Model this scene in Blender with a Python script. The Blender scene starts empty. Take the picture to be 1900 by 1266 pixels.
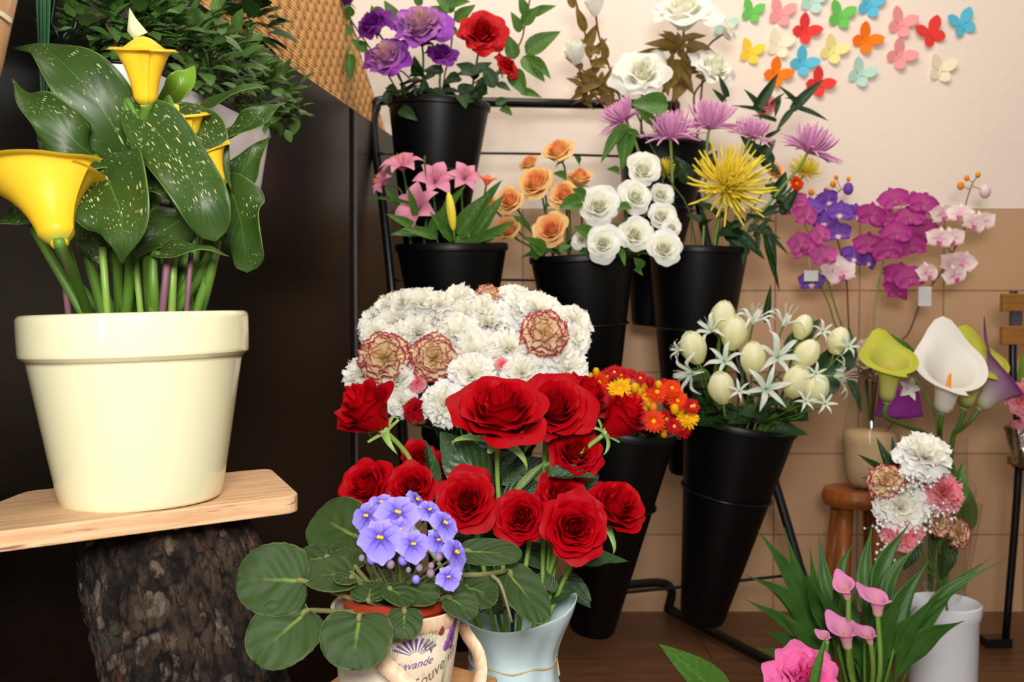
import bpy, math, random
from mathutils import Vector as V, Matrix, Quaternion
rnd = random.Random(7)
sc = bpy.context.scene
COL = sc.collection
pi = math.pi
# ------------------------------------------------------------------ camera, light, exposure
F = 1865.0; EYE = .78; PITCH = math.atan((633 - 580) / F)
cam_d = bpy.data.cameras.new('camera'); cam = bpy.data.objects.new('camera', cam_d); COL.objects.link(cam)
cam.location = (0, 0, EYE); cam.rotation_euler = (pi / 2 - PITCH, 0, 0)
cam_d.sensor_width = 36; cam_d.lens = 36 * F / 1900; cam_d.clip_start = .02
cam_d.dof.use_dof = True; cam_d.dof.focus_distance = .98; cam_d.dof.aperture_fstop = 11
sc.camera = cam
sc.cycles.transparent_max_bounces = 16
sc.view_settings.view_transform = 'Standard'; sc.view_settings.look = 'None'
sc.view_settings.gamma = 1; sc.view_settings.exposure = 0; sc.view_settings.use_curve_mapping = False
wd = bpy.data.worlds.new('world'); sc.world = wd; wd.use_nodes = True
wd.node_tree.nodes['Background'].inputs[0].default_value = (1, .93, .84, 1)
wd.node_tree.nodes['Background'].inputs[1].default_value = .22
def area(name, loc, aim, sx, sy, power, color):
    l = bpy.data.lights.new(name, 'AREA'); l.shape = 'RECTANGLE'; l.size = sx; l.size_y = sy
    l.energy = power; l.color = color
    o = bpy.data.objects.new(name, l); COL.objects.link(o); o.location = loc
    o.rotation_mode = 'QUATERNION'; o.rotation_quaternion = (V(aim) - V(loc)).to_track_quat('-Z', 'Y')
    return o
area('ceiling_light', (.30, 1.45, 2.6), (.30, 2.5, 1.1), 1.5, .7, 28, (1, .9, .80))
area('camera_flash', (.03, -.35, 1.12), (.05, 2.2, .8), .36, .26, 29, (1, .97, .93))
area('shop_window', (-1.0, -1.7, 1.15), (-.3, 1, .75), .42, 1.2, 13, (.95, .97, 1))

# ------------------------------------------------------------------ helpers
cp, sp_ = math.cos(PITCH), math.sin(PITCH)
def P(px, py, d):                       # the place in the shop at depth d that the photo shows at a pixel
    u = (px - 950) / F; v = (633 - py) / F
    y = cp + v * sp_; z = v * cp - sp_
    return V((u / y * d, d, EYE + z / y * d))
def S(n, d): return n / F * d
def lin(c):
    return tuple((x / 255 / 12.92 if x / 255 <= .04045 else ((x / 255 + .055) / 1.055) ** 2.4) for x in c)
def smooth(a, b, x):
    t = max(0., min(1., (x - a) / (b - a))); return t * t * (3 - 2 * t)
def cat(pts, n):                        # Catmull-Rom through points
    p = [V(q) for q in pts]
    if len(p) == 2: return [p[0].lerp(p[1], i / n) for i in range(n + 1)]
    p = [p[0] * 2 - p[1]] + p + [p[-1] * 2 - p[-2]]
    out = []; m = len(p) - 3
    for i in range(n + 1):
        t = i / n * m; k = min(int(t), m - 1); t -= k
        a, b, c, d = p[k:k + 4]
        out.append(.5 * (2 * b + (c - a) * t + (2 * a - 5 * b + 4 * c - d) * t * t + (3 * b - a - 3 * c + d) * t ** 3))
    return out

class MB:
    def __init__(s): s.v = []; s.f = []; s.uv = []; s.k = []; s.mi = []; s.m = 0; s.kk = 0.
    def add(s, p, u=0, v=0): s.v.append(V(p)); s.uv.append((u, v)); s.k.append(s.kk); return len(s.v) - 1
    def face(s, f): s.f.append(f); s.mi.append(s.m)
    def grid(s, fn, nu, nv, cu=False):
        b = len(s.v); n = nu if cu else nu + 1
        for j in range(nv + 1):
            for i in range(n): s.add(fn(i / nu, j / nv), i / nu, j / nv)
        for j in range(nv):
            for i in range(nu):
                i2 = (i + 1) % n
                s.face((b + j * n + i, b + j * n + i2, b + (j + 1) * n + i2, b + (j + 1) * n + i))
        return s
    def tube(s, pts, r, n=7, caps=True, taper=None):
        pts = [V(p) for p in pts]; m = len(pts); rings = []; up = None
        for i, p in enumerate(pts):
            t = (pts[min(i + 1, m - 1)] - pts[max(i - 1, 0)])
            t = t.normalized() if t.length > 1e-9 else V((0, 0, 1))
            if up is None: up = t.orthogonal().normalized()
            up = (up - t * up.dot(t)); up = up.normalized() if up.length > 1e-6 else t.orthogonal().normalized()
            w = t.cross(up); f = i / max(1, m - 1)
            rr = r[i] if isinstance(r, (list, tuple)) else r * (1 if taper is None else 1 + (taper - 1) * f)
            rings.append([s.add(p + (up * math.cos(2 * pi * k / n) + w * math.sin(2 * pi * k / n)) * rr, k / n, f) for k in range(n)])
        for a, b in zip(rings, rings[1:]):
            for k in range(n): s.face((a[k], a[(k + 1) % n], b[(k + 1) % n], b[k]))
        if caps: s.face(tuple(reversed(rings[0]))); s.face(tuple(rings[-1]))
        return s
    def lathe(s, prof, n=32, M=None, cap=False):
        rings = []
        L = len(prof) - 1
        for j, (r, z) in enumerate(prof):
            ring = []
            for k in range(n):
                p = V((r * math.cos(2 * pi * k / n), r * math.sin(2 * pi * k / n), z))
                ring.append(s.add(M @ p if M else p, k / n, j / L))
            rings.append(ring)
        for a, b in zip(rings, rings[1:]):
            for k in range(n): s.face((a[k], a[(k + 1) % n], b[(k + 1) % n], b[k]))
        if cap: s.face(tuple(reversed(rings[0]))); s.face(tuple(rings[-1]))
        return s
    def ball(s, c, r, n=8, m=6, q=None, sc3=(1, 1, 1)):
        c = V(c)
        def fn(u, v):
            a = 2 * pi * u; b = pi * (v - .5) * .995
            p = V((math.cos(a) * math.cos(b) * r * sc3[0], math.sin(a) * math.cos(b) * r * sc3[1], math.sin(b) * r * sc3[2]))
            return c + (q @ p if q else p)
        return s.grid(fn, n, m, True)
    def poly(s, pts, th):               # flat outline (list of V) extruded by vector th
        n = len(pts); th = V(th)
        a = [s.add(p) for p in pts]; b = [s.add(V(p) + th) for p in pts]
        s.face(tuple(reversed(a))); s.face(tuple(b))
        for i in range(n): s.face((a[i], a[(i + 1) % n], b[(i + 1) % n], b[i]))
        return s
    def box(s, c, ex, ey, ez):          # centre and three half-edge vectors
        c = V(c); ex, ey, ez = V(ex), V(ey), V(ez)
        return s.poly([c - ex - ey - ez, c + ex - ey - ez, c + ex + ey - ez, c - ex + ey - ez], ez * 2)
    def mesh(s, name, mats, smooth=True, off=None):
        me = bpy.data.meshes.new(name)
        me.from_pydata([(p - off if off else p)[:] for p in s.v], [], s.f)
        for m in (mats if isinstance(mats, (list, tuple)) else [mats]): me.materials.append(m)
        me.polygons.foreach_set('material_index', s.mi)
        me.polygons.foreach_set('use_smooth', [smooth] * len(s.f))
        uvl = me.uv_layers.new(name='UVMap')
        fl = []
        for lp in me.loops: fl.extend(s.uv[lp.vertex_index])
        uvl.data.foreach_set('uv', fl)
        at = me.attributes.new('k', 'FLOAT', 'POINT'); at.data.foreach_set('value', s.k)
        me.update()
        return me
    def build(s, name, mats, parent=None, smooth=True, solid=0, bevel=0, split=False):
        off = wl(parent) if parent else V((0, 0, 0))
        o = bpy.data.objects.new(name, s.mesh(name, mats, smooth, off)); COL.objects.link(o)
        if parent: o.parent = parent
        if bevel:
            m = o.modifiers.new('bevel', 'BEVEL'); m.width = bevel; m.segments = 3; m.limit_method = 'ANGLE'
        if solid:
            m = o.modifiers.new('solid', 'SOLIDIFY'); m.thickness = solid; m.offset = 0
        if split:
            m = o.modifiers.new('es', 'EDGE_SPLIT'); m.split_angle = .6
        return o
    def build_at(s, name, mats, loc, **kw):   # top-level mesh with its origin at loc
        off = V(loc); o = bpy.data.objects.new(name, s.mesh(name, mats, kw.get('smooth', True), off)); COL.objects.link(o); o.location = off
        if kw.get('bevel'):
            m = o.modifiers.new('bevel', 'BEVEL'); m.width = kw['bevel']; m.segments = 3; m.limit_method = 'ANGLE'
        if kw.get('solid'):
            m = o.modifiers.new('solid', 'SOLIDIFY'); m.thickness = kw['solid']; m.offset = 0
        return o
def wl(o):
    p = V((0, 0, 0))
    while o: p += o.location; o = o.parent
    return p
def tag(o, label=None, cat_=None, group=None, kind=None):
    if label: o['label'] = label
    if cat_: o['category'] = cat_
    if group: o['group'] = group
    if kind: o['kind'] = kind
    return o
def thing(name, label, cat_, loc, group=None):
    o = bpy.data.objects.new(name, None); COL.objects.link(o); o.location = loc; o.empty_display_size = .02
    return tag(o, label, cat_, group)
def put(name, mesh, parent, loc, q=None, s=1):
    o = bpy.data.objects.new(name, mesh); COL.objects.link(o); o.parent = parent
    o.location = V(loc) - wl(parent)
    if q is not None: o.rotation_mode = 'QUATERNION'; o.rotation_quaternion = q
    o.scale = s if isinstance(s, (tuple, list)) else (s, s, s)
    return o
def sub(name, mesh, parent):            # a sub-part that sits in its part's own frame
    o = bpy.data.objects.new(name, mesh); COL.objects.link(o); o.parent = parent; return o
def facing(d, spin=0): return V(d).normalized().to_track_quat('Z', 'Y') @ Quaternion((0, 0, 1), spin)
def frame(y, z):                        # rotation whose Y runs along y and Z towards z
    y = V(y).normalized(); z = V(z); x = y.cross(z).normalized(); z = x.cross(y)
    return Matrix((x, y, z)).transposed().to_quaternion()

# ------------------------------------------------------------------ materials
class NT:
    def __init__(s, name):
        s.m = bpy.data.materials.new(name); s.m.use_nodes = True; s.t = s.m.node_tree
        s.b = s.t.nodes['Principled BSDF']; s.out = s.t.nodes['Material Output']
    def n(s, kind, **kw):
        o = s.t.nodes.new(kind)
        for k, v in kw.items():
            if k.startswith('i_'):
                key = k[2:]; key = int(key) if key.isdigit() else key.replace('_', ' ')
                s.put(o.inputs[key], v)
            else: setattr(o, k, v)
        return o
    def put(s, sock, v):
        if isinstance(v, bpy.types.NodeSocket): s.t.links.new(v, sock)
        else: sock.default_value = v
    def math(s, op, a, b=0, c=0):
        o = s.n('ShaderNodeMath', operation=op); s.put(o.inputs[0], a); s.put(o.inputs[1], b); s.put(o.inputs[2], c); return o.outputs[0]
    def mix(s, f, a, b):
        o = s.n('ShaderNodeMix', data_type='RGBA'); s.put(o.inputs[0], f)
        s.put(o.inputs[6], a if isinstance(a, bpy.types.NodeSocket) else (*a, 1)); s.put(o.inputs[7], b if isinstance(b, bpy.types.NodeSocket) else (*b, 1)); return o.outputs[2]
    def ramp(s, x, lo, hi): 
        o = s.n('ShaderNodeMapRange', interpolation_type='SMOOTHSTEP'); s.put(o.inputs[0], x); o.inputs[1].default_value = lo; o.inputs[2].default_value = hi; return o.outputs[0]
    def uv(s):
        o = s.n('ShaderNodeSeparateXYZ'); t = s.n('ShaderNodeTexCoord'); s.put(o.inputs[0], t.outputs['UV']); return o.outputs[0], o.outputs[1]
    def noise(s, scale, detail=3, vec=None, rough=.55):
        o = s.n('ShaderNodeTexNoise'); o.inputs['Scale'].default_value = scale; o.inputs['Detail'].default_value = detail; o.inputs['Roughness'].default_value = rough
        if vec is None: vec = s.n('ShaderNodeTexCoord').outputs['Object']
        s.put(o.inputs['Vector'], vec); return o.outputs[0]
    def bump(s, h, strength, dist=.001):
        o = s.n('ShaderNodeBump'); s.put(o.inputs['Height'], h); o.inputs['Strength'].default_value = strength; o.inputs['Distance'].default_value = dist
        s.put(s.b.inputs['Normal'], o.outputs[0]); return o.outputs[0]
    def set(s, col=None, rough=None, spec=None, **kw):
        if col is not None: s.put(s.b.inputs['Base Color'], col if isinstance(col, bpy.types.NodeSocket) else (*col, 1))
        if rough is not None: s.put(s.b.inputs['Roughness'], rough)
        if spec is not None: s.b.inputs['Specular IOR Level'].default_value = spec
        for k, v in kw.items(): s.put(s.b.inputs[k.replace('_', ' ')], v)
        return s
    def translucent(s, col, f):
        t = s.n('ShaderNodeBsdfTranslucent'); s.put(t.inputs[0], col if isinstance(col, bpy.types.NodeSocket) else (*col, 1))
        m = s.n('ShaderNodeMixShader'); m.inputs[0].default_value = f
        s.t.links.new(s.b.outputs[0], m.inputs[1]); s.t.links.new(t.outputs[0], m.inputs[2]); s.t.links.new(m.outputs[0], s.out.inputs[0])
def plain(name, c, rough=.5, spec=.5, var=0, scale=30, bump=0, bscale=80, **kw):
    n = NT(name); c = lin(c); col = c
    if var:
        col = n.mix(n.noise(scale, 4), tuple(x * (1 - var) for x in c), tuple(min(1, x * (1 + var)) for x in c))
    n.set(col, rough, spec, **kw)
    if bump: n.bump(n.noise(bscale, 4), bump)
    return n.m
def petal(name, inner, outer, edge=None, edge_at=.9, base=None, base_to=.3, rough=.55, trans=.18, by='k', vein=0, dk=.15, spec=.2, kp=1.):
    n = NT(name); u, v = n.uv()
    if by == 'k': x = n.math('POWER', n.n('ShaderNodeAttribute', attribute_name='k').outputs['Fac'], kp)
    else: x = v
    c = n.mix(x, lin(inner), lin(outer))
    if base: c = n.mix(n.ramp(v, 0, base_to), lin(base), c)
    if edge:
        e = n.math('MAXIMUM', v, n.math('MULTIPLY_ADD', n.math('ABSOLUTE', n.math('SUBTRACT', u, .5)), 1.96, 0))
        c = n.mix(n.ramp(e, edge_at - .05, edge_at + .03), c, lin(edge))
    nz = n.noise(60, 3)
    c = n.mix(n.math('MULTIPLY', nz, dk), c, n.mix(.5, c, tuple(x * .5 for x in lin(outer))))
    n.set(c, rough, spec)
    if vein:
        w = n.math('SINE', n.math('MULTIPLY', u, 60)); n.bump(n.math('ADD', n.math('MULTIPLY', w, .5), nz), vein)
    n.translucent(c, trans)
    return n.m
def leafm(name, dark, light, rough=.4, rib=(150, 180, 90), ribw=.02, veins=0, vfreq=9, speck=False, edge=None, trans=.1, bumpy=.3, spec=.4, ribfade=False):
    n = NT(name); u, v = n.uv()
    au = n.math('ABSOLUTE', n.math('SUBTRACT', u, .5))
    tc = n.n('ShaderNodeTexCoord')
    nz = n.noise(22, 3)
    c = n.mix(nz, lin(dark), lin(light))
    stripe = n.math('SINE', n.math('MULTIPLY', n.math('SUBTRACT', v, n.math('MULTIPLY', au, .85)), vfreq * 2 * pi))
    if veins:
        vv = n.ramp(stripe, .8, 1.0)
        c = n.mix(n.math('MULTIPLY', vv, veins), c, lin(light))
    if rib:
        r = n.ramp(n.math('SUBTRACT', n.math('MULTIPLY', n.math('SUBTRACT', 1.1, v), ribw), au), -ribw * .3, ribw * .4)
        if ribfade: r = n.math('MULTIPLY', r, n.ramp(v, .75, .05))
        c = n.mix(n.math('MULTIPLY', r, .75), c, lin(rib))
    if edge: c = n.mix(n.ramp(au, .478, .497), c, lin(edge))
    if speck:
        cx = n.n('ShaderNodeCombineXYZ'); n.put(cx.inputs[0], n.math('MULTIPLY', u, 17)); n.put(cx.inputs[1], n.math('MULTIPLY', v, 22)); n.put(cx.inputs[2], 0)
        rot = n.n('ShaderNodeMapping'); n.put(rot.inputs[0], cx.outputs[0]); rot.inputs['Scale'].default_value = (1.9, .75, 1); 
        vo = n.n('ShaderNodeTexVoronoi', voronoi_dimensions='2D'); n.put(vo.inputs['Vector'], rot.outputs[0]); vo.inputs['Scale'].default_value = 1.0
        sep = n.n('ShaderNodeSeparateXYZ'); n.put(sep.inputs[0], vo.outputs['Color'])
        size = n.math('MULTIPLY', n.math('MULTIPLY', sep.outputs[0], n.math('MULTIPLY', sep.outputs[1], n.ramp(n.noise(16, 2), .40, .60))), .42)
        m = n.ramp(n.math('SUBTRACT', size, vo.outputs['Distance']), -.02, .05)
        m = n.math('MULTIPLY', m, n.ramp(au, .47, .40))
        c = n.mix(n.math('MULTIPLY', m, .9), c, lin((214, 212, 150)))
    n.set(c, rough, spec)
    if bumpy: n.bump(n.math('ADD', n.math('MULTIPLY', stripe, .5), n.math('MULTIPLY', nz, 1.5)), bumpy, .0012)
    n.translucent(n.mix(.5, c, lin(light)), trans)
    return n.m
# ------------------------------------------------------------------ material library
M = {}
M['black_plastic'] = plain('black_plastic', (5, 5, 6), .42, .28)
M['black_metal'] = plain('black_metal', (14, 14, 15), .35, .5)
M['dark_plastic_ring'] = plain('ring_metal', (30, 30, 32), .25, .6, Metallic=.6)
M['water'] = plain('soil', (38, 27, 19), .95, .1, .4, 60, .6, 200)
M['stem'] = plain('stem_green', (86, 124, 42), .45, .4, .25, 25)
M['stem_dark'] = plain('stem_dark_green', (58, 92, 40), .5, .3, .25, 25)
M['stem_pale'] = plain('stem_pale_green', (126, 160, 70), .42, .4, .2, 25)
M['stem_violet'] = plain('stem_fuzzy', (112, 112, 66), .7, .2, .3, 60)
M['stem_purple'] = plain('stem_purple', (120, 80, 96), .5, .3, .2, 30)
M['stem_brown'] = plain('stem_brown', (110, 62, 36), .6, .3, .2, 40)
M['leaf_calla'] = leafm('leaf_calla', (28, 54, 16), (66, 92, 32), .44, (92, 126, 48), .010, .04, 8, True, (100, 128, 50), .07, .12, .36)
M['leaf_calla_lime'] = leafm('leaf_calla_lime', (86, 130, 26), (130, 168, 46), .36, (150, 180, 70), .012, .15, 9, False, (150, 170, 70), .1, .15, .5)
M['leaf_violet'] = leafm('leaf_violet', (32, 50, 20), (58, 78, 34), .58, (130, 156, 60), .035, .06, 4, False, (88, 104, 66), .05, .7, .2, True)
M['leaf_rose'] = leafm('leaf_rose', (24, 50, 26), (58, 88, 48), .38, (104, 130, 84), .014, .35, 6, False, None, .06, .5, .5)
M['leaf_rose_pale'] = leafm('leaf_rose_pale', (92, 116, 66), (130, 150, 96), .5, (150, 170, 110), .014, .4, 6, False, None, .06, .4, .3)
M['leaf_green'] = leafm('leaf_green', (44, 84, 26), (92, 136, 50), .45, (120, 156, 70), .014, .25, 6, False, None, .12, .3, .4)
M['leaf_dark'] = leafm('leaf_dark', (18, 44, 18), (44, 78, 32), .45, (80, 110, 50), .012, .25, 6, False, None, .08, .3, .4)
M['leaf_lime'] = leafm('leaf_lime', (92, 136, 30), (146, 180, 60), .45, (170, 196, 90), .012, .2, 6, False, None, .15, .2, .4)
M['leaf_olive'] = leafm('leaf_olive', (92, 76, 26), (140, 112, 48), .5, (150, 120, 60), .014, .2, 6, False, None, .1, .3, .3)
M['leaf_small'] = leafm('leaf_small', (40, 72, 28), (98, 136, 62), .45, (120, 156, 80), .016, .15, 6, False, None, .1, .2, .4)
M['leaf_blade'] = leafm('leaf_blade', (28, 66, 22), (76, 118, 46), .45, (96, 140, 60), .010, 0, 6, False, None, .1, .1, .3)
M['sepal'] = plain('sepal_green', (136, 166, 92), .5, .3, .2, 40)
RED = dict(inner=(198, 10, 22), outer=(168, 2, 14))
M['rose_red'] = petal('petal_red', (178, 3, 16), (160, 0, 13), rough=.55, trans=.10, spec=.10)
M['rose_silk_red'] = petal('petal_silk_red', (176, 8, 18), (190, 10, 22), rough=.6, trans=.12)
M['rose_peach'] = petal('petal_peach', (250, 132, 84), (254, 216, 140), edge=(250, 190, 150), edge_at=1.0, rough=.6, trans=.3, kp=.5)
M['rose_white'] = petal('petal_white', (252, 252, 232), (255, 255, 250), rough=.6, trans=.4, dk=.02)
M['rose_purple'] = petal('petal_purple', (250, 206, 176), (152, 62, 184), edge=(206, 150, 220), edge_at=1.03, rough=.6, kp=.45)
M['rose_plum'] = petal('petal_plum', (116, 30, 130), (110, 32, 132), edge=(176, 110, 190), edge_at=1.02, rough=.6)
M['carn_white'] = petal('petal_carnation', (255, 253, 240), (255, 255, 255), rough=.8, trans=.3, dk=.02)
M['carn_vari'] = petal('petal_carnation_edged', (246, 214, 160), (250, 232, 190), edge=(176, 24, 66), edge_at=.95, by='v', rough=.7, trans=.35, dk=.05)
M['carn_pink'] = petal('petal_carnation_pink', (255, 156, 168), (255, 184, 192), rough=.7, trans=.35)
M['carn_red'] = petal('petal_carnation_red', (190, 10, 30), (170, 6, 20), rough=.7)
M['hot_pink'] = petal('petal_hot_pink', (226, 70, 140), (232, 110, 170), rough=.6)
M['mum_pink'] = petal('petal_mum_pink', (216, 136, 192), (238, 176, 216), by='v', rough=.6, trans=.08, dk=.03)
M['mum_yellow'] = petal('petal_mum_yellow', (255, 226, 50), (255, 238, 96), by='v', rough=.6, trans=.08, dk=.0)
M['lily_pink'] = petal('petal_lily_pink', (214, 120, 160), (232, 160, 180), by='v', edge=(240, 196, 200), edge_at=1.05, rough=.55, vein=.1)
M['lily_white'] = petal('petal_lily_white', (220, 240, 214), (252, 252, 250), by='v', rough=.55, trans=.4, dk=.03)
M['tulip'] = petal('petal_tulip', (240, 238, 170), (252, 250, 218), by='v', rough=.5, trans=.35, dk=.03)
M['calla_yellow'] = petal('spathe_yellow', (250, 204, 40), (255, 214, 58), by='v', base=(170, 184, 70), base_to=.16, rough=.42, trans=.25)
M['calla_green'] = petal('spathe_yellow_green', (214, 208, 130), (196, 200, 60), by='v', base=(90, 130, 70), base_to=.3, rough=.5, trans=.2)
M['calla_white'] = petal('spathe_white', (240, 236, 220), (246, 243, 236), by='v', base=(150, 160, 90), base_to=.3, rough=.5, trans=.2)
M['calla_purple'] = petal('spathe_purple', (236, 226, 206), (150, 70, 160), by='v', base=(170, 180, 90), base_to=.3, rough=.5, trans=.2)
M['calla_pink'] = petal('spathe_pink', (226, 190, 170), (226, 130, 190), by='v', base=(170, 190, 80), base_to=.35, rough=.5, trans=.2)
M['violet'] = petal('petal_violet', (104, 84, 200), (172, 158, 240), by='v', base=(84, 60, 180), base_to=.35, rough=.6, trans=.2, dk=.05)
M['orchid_violet'] = petal('petal_orchid_violet', (150, 100, 196), (106, 46, 168), by='v', base_to=.3, rough=.55)
M['orchid_magenta'] = petal('petal_orchid_magenta', (196, 90, 150), (168, 20, 130), by='v', rough=.55)
M['orchid_pink'] = petal('petal_orchid_pink', (214, 120, 170), (206, 60, 160), by='v', rough=.55)
M['orchid_white'] = petal('petal_orchid_white', (242, 196, 208), (250, 240, 228), by='v', rough=.55)
M['yellow'] = plain('stamen_yellow', (244, 190, 20), .6, .3)
M['orange'] = plain('stamen_orange', (238, 140, 20), .6, .3)
M['maroon'] = plain('maroon', (90, 20, 40), .6, .3)
M['mum_orange'] = petal('petal_spray_orange', (226, 60, 10), (240, 66, 14), by='v', rough=.6)
M['mum_red'] = petal('petal_spray_red', (186, 10, 24), (196, 14, 26), by='v', rough=.6)
M['mum_gold'] = petal('petal_spray_gold', (246, 176, 12), (250, 196, 16), by='v', rough=.6)
M['white_plastic'] = plain('white_plastic', (226, 228, 232), .4, .4)
M['paper_white'] = plain('white_card', (236, 234, 228), .8, .2)
M['enamel_white'] = plain('white_enamel', (226, 226, 228), .12, .6)
M['enamel_beige'] = plain('beige_enamel', (196, 184, 164), .25, .5)
M['terracotta'] = plain('terracotta_plastic', (156, 52, 28), .45, .4)

# ------------------------------------------------------------------ setting
WALL = 2.6
def wood(name, a, b, axis, scale, rough=.5, bump=.15, stretch=14, knots=None, spec=.4):
    n = NT(name); tc = n.n('ShaderNodeTexCoord'); mp = n.n('ShaderNodeMapping'); n.put(mp.inputs[0], tc.outputs['Object'])
    if isinstance(axis, (tuple, list)): mp.inputs['Rotation'].default_value = axis; s3 = (1, stretch, stretch)
    else: s3 = [stretch] * 3; s3[axis] = 1
    mp.vector_type = 'POINT'
    m2 = n.n('ShaderNodeMapping'); n.put(m2.inputs[0], mp.outputs[0]); m2.inputs['Scale'].default_value = s3
    z = n.noise(scale, 5, m2.outputs[0], .6)
    c = n.mix(n.ramp(z, .3, .7), lin(a), lin(b))
    if knots:
        k = n.noise(scale * 1.7, 2, m2.outputs[0]); c = n.mix(n.ramp(k, .64, .74), c, lin(knots))
    n.set(c, rough, spec); n.bump(z, bump, .002); return n.m
n = NT('plaster'); 
n.set(n.mix(n.noise(3, 3), lin((240, 223, 207)), lin((246, 230, 215))), .85, .2); n.bump(n.noise(55, 5), .35, .003); M['plaster'] = n.m
n = NT('wall_tiles'); tc = n.n('ShaderNodeTexCoord'); mp = n.n('ShaderNodeMapping'); n.put(mp.inputs[0], tc.outputs['Object'])
bt = n.n('ShaderNodeTexBrick'); bt.offset = 0; bt.squash = 1
sx = n.n('ShaderNodeSeparateXYZ'); n.put(sx.inputs[0], tc.outputs['Object']); cx = n.n('ShaderNodeCombineXYZ')
n.put(cx.inputs[0], n.math('ADD', sx.outputs[0], 20 * .2175 - .898 % .2175)); n.put(cx.inputs[1], n.math('ADD', sx.outputs[2], 20 * .2115 - 1.0477 % .2115)); n.put(bt.inputs['Vector'], cx.outputs[0])
bt.inputs['Scale'].default_value = 1; bt.inputs['Brick Width'].default_value = .2175; bt.inputs['Row Height'].default_value = .2115
bt.inputs['Mortar Size'].default_value = .0022; bt.inputs['Mortar Smooth'].default_value = .3
bt.inputs['Color1'].default_value = (*lin((196, 156, 118)), 1); bt.inputs['Color2'].default_value = (*lin((206, 166, 128)), 1); bt.inputs['Mortar'].default_value = (*lin((140, 104, 78)), 1)
n.set(n.mix(n.math('MULTIPLY', n.ramp(n.noise(7, 5), .35, .75), .35), bt.outputs['Color'], lin((180, 138, 104))), .45, .4)
n.bump(n.math('SUBTRACT', n.math('MULTIPLY', n.noise(30, 3), .2), bt.outputs['Fac']), .3, .002); M['tiles'] = n.m
n = NT('floor_wood'); tc = n.n('ShaderNodeTexCoord'); mp = n.n('ShaderNodeMapping'); n.put(mp.inputs[0], tc.outputs['Object']); mp.inputs['Scale'].default_value = (2, 16, 1)
bt = n.n('ShaderNodeTexBrick'); n.put(bt.inputs['Vector'], tc.outputs['Object']); bt.inputs['Scale'].default_value = 1; bt.inputs['Brick Width'].default_value = .9; bt.inputs['Row Height'].default_value = .16; bt.inputs['Mortar Size'].default_value = .002
bt.inputs['Color1'].default_value = (*lin((104, 68, 42)), 1); bt.inputs['Color2'].default_value = (*lin((116, 78, 50)), 1); bt.inputs['Mortar'].default_value = (*lin((50, 32, 20)), 1)
n.set(n.mix(n.ramp(n.noise(4, 5, mp.outputs[0]), .35, .7), bt.outputs['Color'], lin((88, 56, 34))), .4, .4); M['floor'] = n.m
M['wenge'] = wood('dark_wenge_veneer', (11, 8, 6), (20, 14, 11), 1, 14, .36, .12, 9, spec=.32)
M['board'] = wood('pine_board', (230, 192, 150), (208, 160, 118), (0, 0, -math.atan2(.157, .201)), 10, .5, .2, 14, knots=(150, 100, 70))
M['stool'] = wood('orange_pine', (168, 96, 40), (140, 74, 30), 2, 12, .35, .08, 10)
M['tan_wood'] = wood('tan_wood', (196, 146, 98), (170, 118, 74), 0, 14, .5, .15, 12)
M['veneer'] = wood('wood_veneer_strip', (226, 196, 164), (206, 170, 136), 2, 30, .5, .1, 10)
M['slat'] = wood('chair_slat', (160, 108, 48), (136, 88, 36), 0, 12, .4, .1, 12)

def box_obj(name, lo, hi, mat, **kw):
    lo, hi = V(lo), V(hi); c = (lo + hi) / 2; h = (hi - lo) / 2
    o = MB().box(c, (h.x, 0, 0), (0, h.y, 0), (0, 0, h.z)).build_at(name, mat, (0, 0, 0), smooth=False); o['kind'] = 'structure'; return o
box_obj('floor', (-2.2, -2.2, -.05), (3.2, WALL + .1, 0), M['floor'])
box_obj('wall_back', (-2.2, WALL, 0), (3.2, WALL + .1, 1.0477), M['tiles'])
box_obj('wall_back_upper', (-2.2, WALL + .004, 1.0477), (3.2, WALL + .1, 2.7), M['plaster'])

# dark cabinet side along the left with the cane panel standing on its top edge
def pan(y, off=0.): return V((-.628 + .137 * y + off, y, 0))
PT = V((.137, 1, 0)).normalized(); PN = V((1, -.137, 0)).normalized()     # along the panel, out of the panel
cab = thing('cabinet', 'tall dark brown wooden cabinet side running along to the tiled wall', 'cabinet', pan(1.2) - PN * .02)
def slab(y0, y1, z0, z1, d0, d1):
    a, b = pan(y0), pan(y1); return MB().poly([a + PN * d0 + V((0, 0, z0)), b + PN * d0 + V((0, 0, z0)), b + PN * d1 + V((0, 0, z0)), a + PN * d1 + V((0, 0, z0))], (0, 0, z1 - z0))
slab(-.4, 2.108, 0, 1.21, -.03, 0).build('side_panel', M['wenge'], cab, False, bevel=.001)
slab(2.142, 2.585, 0, 1.21, -.03, 0).build('side_panel', M['wenge'], cab, False, bevel=.001)
slab(2.108, 2.142, 0, 1.21, -.03, -.012).build('groove', plain('groove_black', (8, 6, 5), .6), cab, False)
slab(2.142, 2.148, 0, 1.205, 0, .004).build('edge_strip', plain('strip_metal', (96, 84, 78), .35, .5), cab, False)
n = NT('cane_weave'); tc = n.n('ShaderNodeTexCoord'); sx = n.n('ShaderNodeSeparateXYZ'); n.put(sx.inputs[0], tc.outputs['Object'])
yy, zz = sx.outputs[1], sx.outputs[2]
a = n.math('SINE', n.math('MULTIPLY', n.math('ADD', yy, n.math('MULTIPLY', zz, .45)), 2 * pi / .052)); b = n.math('SINE', n.math('MULTIPLY', n.math('SUBTRACT', zz, n.math('MULTIPLY', yy, .25)), 2 * pi / .034))
h = n.math('MULTIPLY', a, b); fine = n.math('SINE', n.math('MULTIPLY', zz, 2 * pi / .006))
hole = n.ramp(h, .45, .95)
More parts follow.
